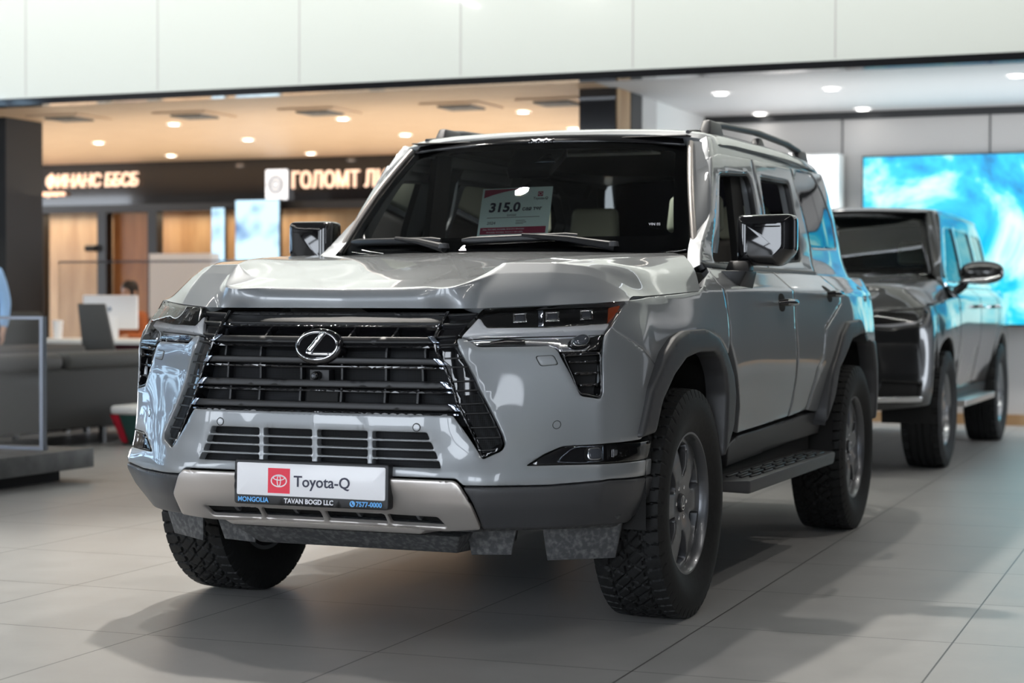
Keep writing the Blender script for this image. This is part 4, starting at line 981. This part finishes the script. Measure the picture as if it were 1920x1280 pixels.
sc = empty('wall_screen', (1.5, 11.34, 1.72), 'huge wall display showing turquoise and white water surface behind the dark SUV', 'screen')
MB().box((-2.22, -.02, -.80), (1.02, .06, .80)).build('bezel', M['satin'], sc)
def screenmat():
    m = mat('screen_image', (0, 0, 0), .3); n, l, b = nodes(m); tc = n.new('ShaderNodeTexCoord')
    nz = n.new('ShaderNodeTexNoise'); nz.inputs['Scale'].default_value = 1.1; nz.inputs['Detail'].default_value = 7; nz.inputs['Roughness'].default_value = .6; nz.inputs['Distortion'].default_value = .8
    l.new(tc.outputs['Object'], nz.inputs['Vector']); cr = n.new('ShaderNodeValToRGB'); e = cr.color_ramp.elements
    e[0].position = .34; e[0].color = (.0, .08, .25, 1); e[1].position = .62; e[1].color = (.62, .95, .93, 1)
    a = e.new(.43); a.color = (.0, .36, .72, 1); a = e.new(.50); a.color = (.02, .55, .78, 1); a = e.new(.56); a.color = (.35, .85, .88, 1)
    l.new(nz.outputs['Fac'], cr.inputs[0]); l.new(cr.outputs[0], b.inputs['Emission Color']); b.inputs['Emission Strength'].default_value = 1.15
    return m
MB().box((-2.205, -.03, -.785), (1.0, -.02, .785)).build('display', screenmat(), sc)
# downlights
def downlight(q, lab):
    p = at(q, 'z', CZ-.005)
    r = empty('downlight', p); tag(r, lab, 'ceiling light', 'downlights in the warm wooden ceiling' if q[0] < 1100 else 'downlights in the white ceiling')
    MB().lathe([(0, -.004), (.055, -.004)], 20).build('lamp', M['lamp_glow'], r)
    MB().lathe([(.055, -.008), (.075, -.010), (.078, 0)], 24).build('lamp_ring', M['white'], r)
for q in [(185, 268), (326, 233), (321, 292), (465, 262), (643, 223), (583, 288), (760, 253), (981, 210), (1075, 242), (12, 297)]:
    if q[0] > 78: downlight(q, 'round recessed downlight in the warm wooden ceiling of the left shop')
for q in [(1351, 176), (1425, 214), (1559, 167), (1618, 205), (1906, 143)]: downlight(q, 'round recessed downlight in the white ceiling of the right shop')
for q in [(365, 215), (600, 208), (865, 198), (1045, 190), (130, 220)]:
    p = at(q, 'z', CZ-.004); r = empty('ceiling_vent', p); tag(r, 'square recessed air vent in the warm wooden ceiling of the left shop', 'air vent', 'air vents in the warm ceiling')
    MB().box((-.30, -.30, -.012), (.30, .30, .002)).build('vent_frame', M['warm_ceiling'], r); MB().box((-.17, -.17, -.03), (.17, .17, -.012)).build('vent_core', M['stone'], r)
# signs
def sign(name, s, x, z, size, mt, lab, sx=1, shear=0, bold=0, y=14.44):
    o = text(name, s, size, frame((x, y, z), (1, 0, 0), (0, 0, 1)), mt, None, extrude=.02, sx=sx, shear=shear, bold=bold)
    return tag(o, lab, 'sign')
sign('shop_sign', 'ФИНАНС ББСБ', -12.28, 2.64, .245, M['letter_glow'], 'glowing letters reading ФИНАНС ББСБ on the black band at the left', .80, .15, .003)
sign('shop_sign_subtitle', 'хөрөнгө', -12.36, 2.53, .10, M['letter_glow'], 'small glowing line of writing under the ФИНАНС ББСБ sign', 1)
sign('shop_sign', 'ГОЛОМТ ЛИЗИНГ', -8.56, 2.56, .29, M['letter_glow'], 'glowing letters reading ГОЛОМТ on the black band left of the windshield', .76, 0, .003)
lg = empty('logo_sign', (-8.74, 14.42, 2.61), 'small white square sign with a round dark emblem left of the ГОЛОМТ letters', 'sign')
MB().box((-.17, -.02, -.19), (.13, .03, .19)).build('sign_box', M['white_glow'], lg, bevel=.01)
for r0, r1, mt_ in ((.115, .085, 'steel'), (.06, .035, 'steel')):
    MB().lathe([(r0, -.03), (r1, -.03), (r1, -.02), (r0, -.02)], 28, (-.02, 0, 0), 'y', closed=True).build('sign_ring', M[mt_], lg)
# lit poster screens in the left shop
def lcd(x0, x1, z0, z1, y, lab):
    r = empty('display_screen', ((x0+x1)/2, y, (z0+z1)/2)); tag(r, lab, 'screen')
    w, h = (x1-x0)/2, (z1-z0)/2
    MB().box((-w, -.03, -h), (w, .03, h)).build('bezel', M['satin'], r); MB().box((-.04, .0, -(z0+z1)/2), (.04, .05, -h)).build('stand', M['satin'], r)
    m = mat('lit_picture', (0, 0, 0), .4); n, l, b = nodes(m); tc = n.new('ShaderNodeTexCoord'); nz = n.new('ShaderNodeTexNoise'); nz.inputs['Scale'].default_value = 1.7
    cr = n.new('ShaderNodeValToRGB'); e = cr.color_ramp.elements; e[0].position = .36; e[0].color = (.03, .10, .3, 1); e[1].position = .5; e[1].color = (.55, .82, 1, 1)
    l.new(tc.outputs['Object'], nz.inputs['Vector']); l.new(nz.outputs['Fac'], cr.inputs[0]); l.new(cr.outputs[0], b.inputs['Emission Color']); b.inputs['Emission Strength'].default_value = 1.25
    MB().box((-w+.01, -.04, -h+.01), (w-.01, -.03, h-.01)).build('display', m, r)
mlc = mat('wall_display_picture', (0, 0, 0), .4); n, l, b = nodes(mlc); tc = n.new('ShaderNodeTexCoord'); nz = n.new('ShaderNodeTexNoise'); nz.inputs['Scale'].default_value = 1.3; nz.inputs['Distortion'].default_value = 2.5
cr = n.new('ShaderNodeValToRGB'); e = cr.color_ramp.elements; e[0].position = .50; e[0].color = (.004, .006, .03, 1); e[1].position = .56; e[1].color = (.5, .75, 1, 1)
l.new(tc.outputs['Object'], nz.inputs['Vector']); l.new(nz.outputs['Fac'], cr.inputs[0]); l.new(cr.outputs[0], b.inputs['Emission Color']); b.inputs['Emission Strength'].default_value = 4
MB().box((0, -3.1, -1.5), (.01, 3.1, 1.4)).build('display', mlc, dsp)
lcd(-9.27, -8.63, 1.35, 2.42, 14.30, 'tall bright blue and white lit screen in the left shop beside the far mirror')
lcd(-9.62, -9.42, 1.35, 2.33, 14.30, 'narrow bright blue lit panel left of the tall lit screen')
sbox('wall_counter', (-9.98, 13.4, 0), (-9.10, 13.6, 1.72), M['light_wall'])
# glass partition of the left shop in front of the counter
sg = empty('glass_partition', (-8.4, 11.0, 0), 'low frameless glass partition in front of the left shop behind the grey SUV', 'glass screen')
MB().box((-1.2, 0, .02), (2.6, .015, 1.55)).build('pane', M['glass'], sg); MB().box((-1.2, -.005, 1.55), (2.6, .02, 1.57)).build('top_rail', M['steel'], sg)
# ---- sofas
def sofa(name, x, y0, y1, lab, face=-1, z=.0):
    r = empty(name, (x, (y0+y1)/2, 0)); tag(r, lab, 'sofa'); h = (y1-y0)/2
    X = lambda a, b: (min(a*-face, b*-face), max(a*-face, b*-face))
    a, b = X(-.10, 0); MB().box((a, -h, .14), (b, h, .60)).build('back', M['sofa'], r, bevel=.02, seg=3)
    a, b = X(-.95, -.10); MB().box((a, -h, .16), (b, h, .30)).build('base', M['sofa'], r, bevel=.02)
    n = max(1, int(round(2*h/1.5))); w = 2*h/n
    for i in range(n):
        a, b = X(-.30, .02); MB().box((a, -h+i*w+.015, .585), (b, -h+(i+1)*w-.015, .725)).build('back_cushion', M['sofa_cushion'], r, bevel=.06, seg=4)
        a, b = X(-.92, -.30); MB().box((a, -h+i*w+.015, .30), (b, -h+(i+1)*w-.015, .45)).build('seat_cushion', M['sofa_cushion'], r, bevel=.05, seg=4)
    for sx in (-.05, -.88):
        for sy in (-h+.2, .6 if h > 1 else 0, h-.2):
            a, b = X(sx-.04, sx); MB().box((a, sy-.025, 0), (b, sy+.025, .15)).build('leg', M['satin'], r)
sofa('sofa', -5.58, 3.7, 7.25, 'long dark grey sofa seen from behind at the left, nearest row', -1)
sofa('sofa', -7.62, 4.7, 8.3, 'second dark grey sofa facing the camera beyond the nearest one', 1)
# ---- plinth with steel stand
pt = empty('display_plinth', (-4.35, 2.9, 0), 'low dark stone plinth at the left edge of the picture', 'plinth')
MB().box((-1.2, -.35, 0), (.25, .45, .08)).build('foot', M['dark'], pt)
MB().box((-1.3, -.55, .08), (.40, .60, .20)).build('slab', M['stone'], pt, bevel=.006)
st = empty('railing', (-4.12, 3.2, .2), 'thin dark steel post with a glass top rail standing on the stone plinth', 'railing')
MB().box((-.012, -.012, 0), (.012, .03, .82)).build('post', M['steel'], st); MB().box((-1.2, -.01, .80), (0, .02, .82)).build('top_rail', M['steel'], st)
MB().box((-1.2, 0, .02), (0, .008, .80)).build('pane', M['glass'], st); MB().box((-1.2, -.02, 0), (.02, .03, .02)).build('bottom_rail', M['steel'], st)
# ---- desk, computer, chair, cup, people
dk = empty('desk', (-7.3, 9.5, 0), 'long pale office desk behind the sofas', 'desk')
MB().box((-1.42, -.35, .70), (1.6, .45, .745)).build('desk_top', M['light_wall'], dk, bevel=.005); MB().box((-1.3, .30, .02), (1.5, .34, .70)).build('modesty_panel', mat('dark_red_panel', (.13, .01, .03), .5), dk)
for x in (-1.35, 1.5): MB().box((x-.03, -.3, 0), (x+.03, .4, .70)).build('leg', M['steel'], dk)
ic = empty('computer', (-7.9, 9.5, .745), 'white desktop computer seen from behind on the pale desk', 'computer', rz=.12)
MB().box((-.30, -.02, .10), (.30, .02, .44)).build('screen_back', M['white'], ic, bevel=.012); MB().box((-.09, -.03, .0), (.09, .0, .22)).build('foot', M['white'], ic, bevel=.006)
MB().lathe([(0, -.026), (.022, -.024)], 20, (0, 0, .30), 'y').build('logo', M['steel'], ic)
cu = empty('paper_cup', (-8.46, 9.4, .745), 'white paper cup standing on the pale desk', 'cup')
MB().lathe([(0, 0), (.040, 0), (.052, .17), (.0, .17)], 24).build('cup_body', M['white'], cu); MB().lathe([(0, .185), (.05, .185), (.055, .17), (.055, .165)], 24).build('lid', M['white'], cu)
ch = empty('office_chair', (-7.40, 8.62, 0), 'dark mesh office chair in front of the pale desk', 'chair')
MB().hexa([(-.19, -.02, .50), (.19, -.02, .50), (.19, .02, .50), (-.19, .02, .50), (-.17, -.16, 1.10), (.13, -.16, 1.10), (.13, -.12, 1.10), (-.17, -.12, 1.10)]).build('backrest', M['sofa_cushion'], ch, bevel=.012)
MB().box((-.22, 0, .44), (.22, .42, .50)).build('seat', M['sofa'], ch, bevel=.02); MB().tube([(0, .2, .1), (0, .2, .44)], .025).build('column', M['steel'], ch)
for k in range(5):
    a = k*2*PI/5; MB().tube([(0, .2, .1), (.28*math.cos(a), .2+.28*math.sin(a), .05)], [.02, .014]).build('leg', M['steel'], ch); MB().lathe([(0, -.02), (.03, -.02), (.03, .02), (0, .02)], 12, (.28*math.cos(a), .2+.28*math.sin(a), .03), 'x').build('caster', M['satin'], ch)
# ================================================================== dark SUV behind
M['blackpaint'] = mat('graphite_paint', (.008, .0085, .009), .3, 0, 1.0)
M['rim2'] = mat('bright_alloy', (.42, .43, .45), .25, .9, .3)
lx = empty('suv', (-.13, 6.58, 0), 'glossy black SUV parked behind the grey one in front of the wide screen', 'car')
HG2 = np.array(HG).transpose(1, 0, 2).copy(); HG2[:3, 2:, 2] += .03; HG2[4:, :, 2] -= .012
HOOD2 = Surf(HK, HV, HG2, vc=(2,)); HOOD2.flip = 1
sheet('hood', HOOD2, us[::2], vs[::2], M['blackpaint'], lx, .022, smooth=60)
panel('cowl', lambda u, v: np.c_[u, .36+.20*(u/.75)**2+v, 1.285-.03*(u/.75)**2+0*v], [(-.86, 0), (.86, 0), (.86, .2), (-.86, .2)], M['satin'], lx, res=.05, flip=1)
half = [(0, 1.085), (.40, 1.085), (.42, 1.02), (.50, .80), (.60, .55), (.50, .50), (0, .48)]
go2 = symm(half)
full = symm([(0, 1.086), (.52, 1.086), (.60, 1.09), (U(-.28)-.02, 1.11), (U(-.28)-.02, 1.03), (U(-.28)-.10, .93), (U(-.28)-.20, .70), (U(-.28)-.22, .45), (.60, .42), (0, .40)])
lamp2 = [(.50, .965), (.56, 1.055), (.98, 1.085), (1.06, 1.06), (1.0, .985), (.75, .95)]
fog2 = [(.68, .50), (.98, .50), (.98, .60), (.72, .62)]
hs = [rnd(go2, .03)]+[[(s*u, v) for u, v in L] for s in (1, -1) for L in (lamp2, fog2)]
panel('front_bumper', BODY, rnd(full, .02), M['blackpaint'], lx, holes=hs, res=.03, thick=.03, bev=.006)
panel('grille_mesh', BODY, rnd(go2, .03), M['mesh'], lx, off=-.05, res=.05, thick=.01, bev=0)
ch_ = rnd(go2, .03); c = np.mean(ch_, 0)
panel('grille_frame', BODY, ch_, M['satin'], lx, holes=[[tuple(c+(np.array(p)-c)*.93) for p in ch_]], off=.006, res=.04, thick=.03, bev=.004)
for k in range(9):
    z = 1.04-k*.058; w = .40+(1.05-z)*.36-.02
    panel('grille_slat', BODY, [(-w, z-.012), (w, z-.012), (w, z+.012), (-w, z+.012)], M['black'], lx, off=-.010, res=.05, thick=.03, bev=.003)
panel('grille_chrome_strip', BODY, symm([(0, 1.083), (.48, 1.083), (.50, 1.065), (0, 1.068)]), M['chrome'], lx, off=.01, res=.05, thick=.02, bev=.003)
e2 = panel('emblem', lambda u, v: np.c_[u, -1.0+v*.2, .93+v], ell(.085, .067), M['black'], lx, res=.02, thick=.03, bev=.01, flip=1)
for s in (1, -1):
    X = lambda P: [(s*u, v) for u, v in P]
    h2 = panel('headlamp', BODY, X(lamp2), M['dark'], lx, off=-.04, res=.04, thick=.01, bev=0)
    panel('lamp_cover', BODY, X(rnd(lamp2, .01)), M['glass'], h2, off=0, res=.04, thick=.03, bev=.004)
    panel('light_guide', BODY, X([(.53, .975), (.78, .965), (1.0, .998), (1.04, 1.04), (.98, 1.02), (.76, .99)]), M['drl'], h2, off=-.015, res=.04, thick=.02, bev=.004)
    f2 = panel('fog_lamp', BODY, X(fog2), M['dark'], lx, off=-.02, res=.04, thick=.01, bev=0)
    panel('fog_trim', BODY, X([(.66, .48), (1.0, .48), (1.0, .515), (.68, .515)]), M['chrome'], f2, off=.01, res=.04, thick=.02, bev=.004)
    panel('side_intake', BODY, X([(.72, .66), (1.0, .66), (.95, .86), (.66, .86)]), M['satin'], lx, off=.002, res=.05, thick=.02, bev=.004)
    arc = lambda yc, a0, a1, r=.47: [(U(yc+r*math.cos(t)), .42+r*math.sin(t)) for t in np.linspace(a0, a1, 16)]
    ff = [(U(-.28)-.01, 1.112), (U(.15), 1.15), (U(.50), 1.165), (U(.58), 1.16), (U(.60), .52), (U(.50), .44)]+arc(0, .10, PI*.82)
    ff = [p for p in ff]+[(U(-.28)-.09, .93)]
    panel('fender', BODY, X(rnd(ff, .01)), M['blackpaint'], lx, res=.03, thick=.03)
    dA = [(U(.60), 1.235), (U(1.60), 1.235), (U(1.60), .50), (U(.62), .50)]
    dB = [(U(1.615), 1.235), (U(2.55), 1.235), (U(2.60), 1.05), (U(2.42), .80), (U(2.32), .50), (U(1.615), .50)]
    dC = [(U(2.565), 1.235), (UK[-1]-.02, 1.235), (UK[-1]-.02, .45), (U(3.36), .45)]+arc(2.85, .1, PI*.80)+[(U(2.45), .82), (U(2.62), 1.05)]
    dd = [panel(n_, BODY, X(rnd(P, .01)), M['blackpaint'], lx, res=.03, thick=.03) for n_, P in (('front_door', dA), ('rear_door', dB), ('rear_quarter', dC))]
    for dp, y in ((dd[0], 1.40), (dd[1], 2.38)):
        MB().tube([(s*.965, y-.09, 1.10), (s*.995, y-.07, 1.102), (s*.998, y+.07, 1.102), (s*.965, y+.09, 1.10)], .014, 10).build('door_handle', M['chrome'], dp)
    panel('sill', BODY, X([(U(.60), .40), (U(2.33), .40), (U(2.33), .497), (U(.60), .497)]), M['satin'], lx, res=.05, thick=.03)
    fn = GH if s == 1 else (lambda u, v: GH(u, v)*np.array([-1, 1, 1])); kw = dict(flip=s, gu=GY, gv=GZ, res=.04)
    wa = rnd([(.78, 1.285), (1.58, 1.285), (1.55, 1.69), (1.17, 1.68)], .05); wb = rnd([(1.66, 1.285), (2.45, 1.285), (2.36, 1.68), (1.64, 1.69)], .05); wc2 = rnd([(2.56, 1.30), (3.35, 1.33), (3.15, 1.66), (2.48, 1.68)], .05)
    sd = panel('cabin_side_frame', fn, rnd([(.50, 1.235), (3.80, 1.235), (3.62, 1.80), (1.13, 1.80)], .02), M['blackpaint'], lx, holes=[wa, wb, wc2], thick=.04, **kw)
    for nm, w_ in (('front_side_window', wa), ('rear_side_window', wb), ('quarter_window', wc2)): panel(nm, fn, w_, M['pglass' if nm != 'front_side_window' else 'sglass'], sd, off=-.01, thick=.004, bev=0, **kw)
    panel('belt_molding', fn, [(.60, 1.245), (3.5, 1.245), (3.5, 1.265), (.60, 1.265)], M['chrome'], lx, off=.008, thick=.02, bev=.003, **kw)
    ms = MB(); V = []; Fc = []
    for i in range(13):
        a = PI*i/12; r = math.sin(a)**.7
        for k in range(20):
            b = 2*PI*k/20; V.append((s*(1.06-.155*math.cos(a)), .86+.075*r*math.cos(b)+.03, 1.345+.085*r*math.sin(b)))
    for i in range(12):
        for k in range(20): Fc.append((i*20+k, i*20+(k+1) % 20, (i+1)*20+(k+1) % 20, (i+1)*20+k))
    mr = ms.add(V, Fc).build('side_mirror', M['blackpaint'], lx, smooth=80)
    MB().tube([(s*.90, .84, 1.275), (s*.95, .82, 1.283), (s*1.10, .815, 1.292), (s*1.19, .84, 1.32)], [.012, .022, .022, .012], 12, flat=(1, .7)).build('mirror_trim', M['chrome'], mr)
    MB().tube([(s*.88, .86, 1.21), (s*.93, .88, 1.25), (s*.95, .88, 1.30)], [.035, .03, .03], 12).build('mirror_stem', M['satin'], mr)
    MB().hexa([(s*.80, .55, .40), (s*.985, .65, .38), (s*.985, 2.2, .38), (s*.80, 2.3, .40), (s*.80, .55, .43), (s*.99, .65, .43), (s*.99, 2.2, .43), (s*.80, 2.3, .43)]).build('running_board', M['silver'], lx, bevel=.01)
    e = [WS(s*.745, v)[0] for v in np.linspace(-.05, 1.02, 8)]
    MB().tube([tuple(p+np.array([s*.035, .03, .0])) for p in e], .045, 12).build('windshield_pillar', M['blackpaint'], lx)
    m = MB(); V = []; Fc = []
panel('windshield', WS, rnd([(-.76, -.02), (.76, -.02), (.76, 1.0), (-.76, 1.0)], .05), M['wglass'], lx, res=.06, thick=.006, flip=1, bev=.002)
panel('windshield_border', WS, rnd([(-.76, -.02), (.76, -.02), (.76, 1.0), (-.76, 1.0)], .05), M['black'], lx, holes=[wi], res=.06, off=-.008, thick=.004, bev=0, flip=1)
sheet('roof', RO, np.r_[-np.linspace(0, .712, 20)[::-1][:-1], np.linspace(0, .712, 20)], np.linspace(1.055, 3.52, 30), M['blackpaint'], lx, .04)
MB().box((-.60, -.55, .42), (.60, 3.7, 1.0)).build('underbody_block', M['dark'], lx)  # same added dark box against light leaks
MB().box((-.83, .55, .42), (.83, 2.30, .98)).build('sill_box', M['dark'], lx)
MB().hexa([(-.70, .62, 1.10), (.70, .62, 1.10), (.72, 1.25, .95), (-.72, 1.25, .95), (-.70, .62, 1.27), (.70, .62, 1.27), (.70, 1.10, 1.235), (-.70, 1.10, 1.235)]).build('dashboard', M['dark'], lx, bevel=.02)
MB().hexa([(-.62, 1.05, 1.795), (.62, 1.05, 1.795), (.60, 3.5, 1.80), (-.60, 3.5, 1.80), (-.62, 1.06, 1.80), (.62, 1.06, 1.80), (.6, 3.5, 1.81), (-.6, 3.5, 1.81)]).build('headliner', M['dark'], lx)
MB().hexa([(-.60, 3.82, 1.30), (.60, 3.82, 1.30), (.6, 3.85, 1.30), (-.6, 3.85, 1.30), (-.58, 3.60, 1.80), (.58, 3.60, 1.80), (.58, 3.64, 1.80), (-.58, 3.64, 1.80)]).build('rear_window', M['pglass'], lx)
MB().box((-.66, 2.5, 1.0), (.66, 2.75, 1.42)).build('rear_bench', M['seat'], lx, bevel=.05)
_s = suv; suv = lx
for x in (-.40, .40): seat(x, 1.72)
suv = _s
TM2 = tire_mesh(.40, .275, .247, 200, 1)
w1_ = build_wheel(lx, TM2, 1, M['rim2']); w1_.location = (.835, 0, .40)
for (x, y, rz) in ((.835, 2.80, 0), (-.835, 0, PI), (-.835, 2.80, PI)):
    w = copy_tree(w1_, lx); w.location = (x, y, .40); w.rotation_euler = (.3, 0, rz)
for s in (1, -1):
    for yc in (0, 2.85):
        V = []; Fc = []; prof = [(yc+.49*math.cos(t), .40+.49*math.sin(t)) for t in np.linspace(PI*1.05, -.05*PI, 14)]
        for (y, z) in prof: V += [(s*.60, y, z), (s*.93, y, z)]
        for i in range(13): Fc.append((2*i, 2*i+1, 2*i+3, 2*i+2))
        Fc.append(tuple(2*i for i in range(14))); MB().add(V, Fc).build('wheel_liner', M['dark'], lx, fix=False)

# ================================================================== people
def skin(name, VR, E, mt, parent, sub=2, root=0):
    me = bpy.data.meshes.new(name); me.from_pydata([v[:3] for v in VR], E, []); me.update(); me.materials.append(mt)
    o = bpy.data.objects.new(name, me); COL.objects.link(o)
    if parent: o.parent = parent
    sm = o.modifiers.new('skin', 'SKIN'); sm.use_smooth_shade = True
    if not me.skin_vertices: me.attributes.new('x', 'FLOAT', 'POINT')
    for i, v in enumerate(VR):
        sv = me.skin_vertices[0].data[i]; r = v[3]; sv.radius = (r, r) if not isinstance(r, tuple) else r; sv.use_root = (i == root)
    ss = o.modifiers.new('sub', 'SUBSURF'); ss.levels = sub; ss.render_levels = sub
    bpy.context.view_layer.update(); dg = bpy.context.evaluated_depsgraph_get()
    me2 = bpy.data.meshes.new_from_object(o.evaluated_get(dg)); bpy.data.objects.remove(o)
    return link(name, me2, mt, parent, 180)
M['skin'] = mat('skin', (.55, .33, .23), .5); M['hair'] = mat('black_hair', (.012, .010, .009), .5); M['eye'] = mat('eye', (.03, .02, .02), .2)
def person(loc, rz, lab, top, bottom, sit=False):
    r = empty('person', loc, lab, 'person', rz=rz)
    hz = .52 if sit else .93
    J = dict(pel=(0, 0, hz, (.13, .10)), wa=(0, .0, hz+.14, (.115, .09)), ch=(0, .01, hz+.36, (.145, .105)), nk0=(0, .02, hz+.50, (.07, .06)), nk=(0, .01, hz+.57, (.05, .052)), h0=(0, -.01, hz+.64, (.062, .075)), h1=(0, -.005, hz+.71, (.076, .094)), h2=(0, .005, hz+.775, (.066, .08)), h3=(0, .01, hz+.80, (.03, .04)))
    VR = []; E = []; ix = {}
    def add(n, v, pr=None):
        ix[n] = len(VR); VR.append(v)
        if pr: E.append((ix[pr], ix[n]))
    pr = None
    for n, v in J.items(): add(n, v, pr); pr = n
    for s in (1, -1):
        add('sh%d' % s, (s*.17, .01, hz+.44, .055), 'ch')
        if sit:
            el = (s*.22, -.06, hz+.22, .042); wr = (s*.16, -.30, hz+.235, .028); ha = (s*.15, -.345, hz+.23, (.038, .016)); hd = (0, -1, 0)
            kn = (s*.13, -.42, hz+.02, .065); an = (s*.13, -.40, .10, .042); to = (s*.13, -.52, .04, .035); hip = (s*.10, -.02, hz, .09)
        else:
            el = (s*.235, .02, hz+.17, .042); wr = (s*.24, -.05, hz-.06, .028); ha = (s*.24, -.065, hz-.11, (.016, .038)); hd = (0, -.15, -1)
            kn = (s*.10, -.01, .50, .062); an = (s*.10, .03, .09, .040); to = (s*.11, -.10, .035, .035); hip = (s*.09, 0, hz-.06, .09)
        add('el%d' % s, el, 'sh%d' % s); add('wr%d' % s, wr, 'el%d' % s); add('ha%d' % s, ha, 'wr%d' % s)
        H = Vector(ha[:3]); D = Vector(hd).normalized(); side = Vector((1, 0, 0)) if sit else Vector((0, 1, 0))
        for k, (o_, L) in enumerate(((-.028, .062), (-.010, .074), (.009, .070), (.026, .055))):
            a = H+side*o_+D*.03; b = a+D*L*.55; c_ = b+D*L*.4+Vector((0, 0, -.012 if sit else 0))+(Vector((-s*.014, 0, 0)) if not sit else Vector())
            n = 'f%d%d' % (s, k); add(n+'a', (*a, .0085), 'ha%d' % s); add(n+'b', (*b, .008), n+'a'); add(n+'c', (*c_, .007), n+'b')
        a = H-side*.036*(s if sit else 1)-D*.005; b = a-side*.02*(s if sit else 1)+D*.03
        add('t%da' % s, (*a, .010), 'ha%d' % s); add('t%db' % s, (*b, .008), 't%da' % s)
        add('hp%d' % s, hip, 'pel'); add('kn%d' % s, kn, 'hp%d' % s); add('an%d' % s, an, 'kn%d' % s); add('to%d' % s, to, 'an%d' % s)
    skin('body', VR, E, M['skin'], r)
    def sub(names, g, name, mt):
        ii = [ix[n] for n in names]; m = {a: b for b, a in enumerate(ii)}
        V2 = [(*VR[i][:3], tuple(x+g for x in VR[i][3]) if isinstance(VR[i][3], tuple) else VR[i][3]+g) for i in ii]
        return skin(name, V2, [(m[a], m[b]) for a, b in E if a in m and b in m], mt, r)
    sub(['pel', 'wa', 'ch', 'nk0']+[n+str(s) for s in (1, -1) for n in ('sh', 'el', 'wr')], .014, 'shirt', top)
    sub(['pel']+[n+str(s) for s in (1, -1) for n in ('hp', 'kn', 'an')], .016, 'trousers', bottom)
    for s in (1, -1): skin('shoe', [(*VR[ix['an%d' % s]][:2], .05, .045), (*VR[ix['to%d' % s]][:2], .035, .042)], [(0, 1)], M['satin'], r)
    z = hz+.715
    hr = MB().lathe([(0, .115), (.05, .108), (.083, .07), (.093, .02), (.090, -.03), (.078, -.06), (.07, -.05), (.08, 0)], 28, (0, .022, z), 'z').build('hair', M['hair'], r); hr.scale = (.92, 1.12, 1); hr.location = (0, -.002, 0)
    for s in (1, -1):
        MB().lathe([(0, -.012), (.008, -.008), (.011, 0)], 12, (s*.030, -.088, z-.012), 'y').build('eye', M['eye'], r)
        MB().lathe([(0, -.01), (.02, -.006), (.026, .006), (0, .012)], 12, (0, 0, 0), 'x').build('ear', M['skin'], r).location = (s*.078, .0, z-.02)
    MB().hexa([(-.016, -.085, z-.052), (.016, -.085, z-.052), (.012, -.08, z-.05), (-.012, -.08, z-.05), (-.006, -.088, z-.005), (.006, -.088, z-.005), (.006, -.08, z-.005), (-.006, -.08, z-.005)]).build('nose', M['skin'], r, bevel=.003).location = (0, -.012, 0)
    MB().tube([(-.022, -.082, z-.072), (0, -.090, z-.073), (.022, -.082, z-.072)], [.003, .006, .003], 8).build('mouth', mat('lips', (.40, .16, .13), .5), r)
    return r
px_ = at((204, 640), 'y', 10.1)
person((px_[0]+.02, 10.44, 0), 0, 'person with black hair in an orange-brown top sitting behind the white computer', mat('rust_fabric', (.45, .13, .04), .8), mat('dark_trousers', (.02, .02, .022), .8), True)
def stool(loc, lab):
    r = empty('office_chair', loc, lab, 'chair')
    MB().box((-.22, -.25, .40), (.22, .22, .45)).build('seat', M['sofa'], r, bevel=.02); MB().box((-.2, .24, .50), (.2, .27, .95)).build('backrest', M['sofa_cushion'], r, bevel=.01)
    MB().tube([(0, 0, .06), (0, 0, .42)], .025).build('column', M['steel'], r)
    MB().tube([(-.2, .24, .55), (-.2, .2, .42)], .012).build('back_support', M['steel'], r)
    for k in range(5): a = k*2*PI/5; MB().tube([(0, 0, .08), (.28*math.cos(a), .28*math.sin(a), .03)], [.02, .018]).build('leg', M['steel'], r)
stool((px_[0]+.02, 10.47, 0), 'office chair under the person sitting behind the white computer')
pb = at((-38, 640), 'y', 7.6)
person((pb[0], 7.6, 0), .3, 'person in a light blue shirt standing cropped at the left picture edge', mat('light_blue_shirt', (.30, .50, .78), .8), mat('charcoal_trousers', (.015, .015, .018), .8))
pa = at((30, 640), 'y', 8.45)
ac = empty('armchair', (pa[0]+.05, 8.40, 0), 'dark padded armchair beside the person in the light blue shirt', 'armchair', rz=.5)
MB().hexa([(-.28, .1, .4), (.28, .1, .4), (.28, .24, .4), (-.28, .24, .4), (-.20, .2, 1.02), (.20, .2, 1.02), (.20, .32, 1.02), (-.20, .32, 1.02)]).build('backrest', M['sofa'], ac, bevel=.05, seg=4)
MB().box((-.3, -.35, .22), (.3, .2, .44)).build('seat', M['sofa'], ac, bevel=.04, seg=3)
for x in (-.25, .25):
    for y in (-.3, .15): MB().box((x-.02, y-.02, 0), (x+.02, y+.02, .24)).build('leg', M['satin'], ac)
# bin behind the front corner of the grey SUV
bp_ = at((262, 832), 'z', 0)
bn = empty('waste_bin', (bp_[0]+.10, bp_[1], 0), 'dark green and red bin with a pale lid beside the sofa end', 'bin')
MB().hexa([(-.16, -.15, 0), (.2, -.15, 0), (.2, .2, 0), (-.16, .2, 0), (-.20, -.2, .24), (.25, -.2, .24), (.25, .25, .24), (-.2, .25, .24)]).build('bin_body', mat('bin_green', (.02, .07, .06), .5), bn, bevel=.01)
MB().hexa([(-.16, -.16, .02), (-.10, -.17, .02), (-.10, -.15, .02), (-.16, -.15, .02), (-.23, -.215, .24), (-.16, -.215, .24), (-.16, -.2, .24), (-.23, -.2, .24)]).build('bin_stripe', mat('bin_red', (.5, .01, .03), .5), bn)
MB().box((-.23, -.23, .24), (.28, .28, .31)).build('lid', M['light_wall'], bn, bevel=.03, seg=3)
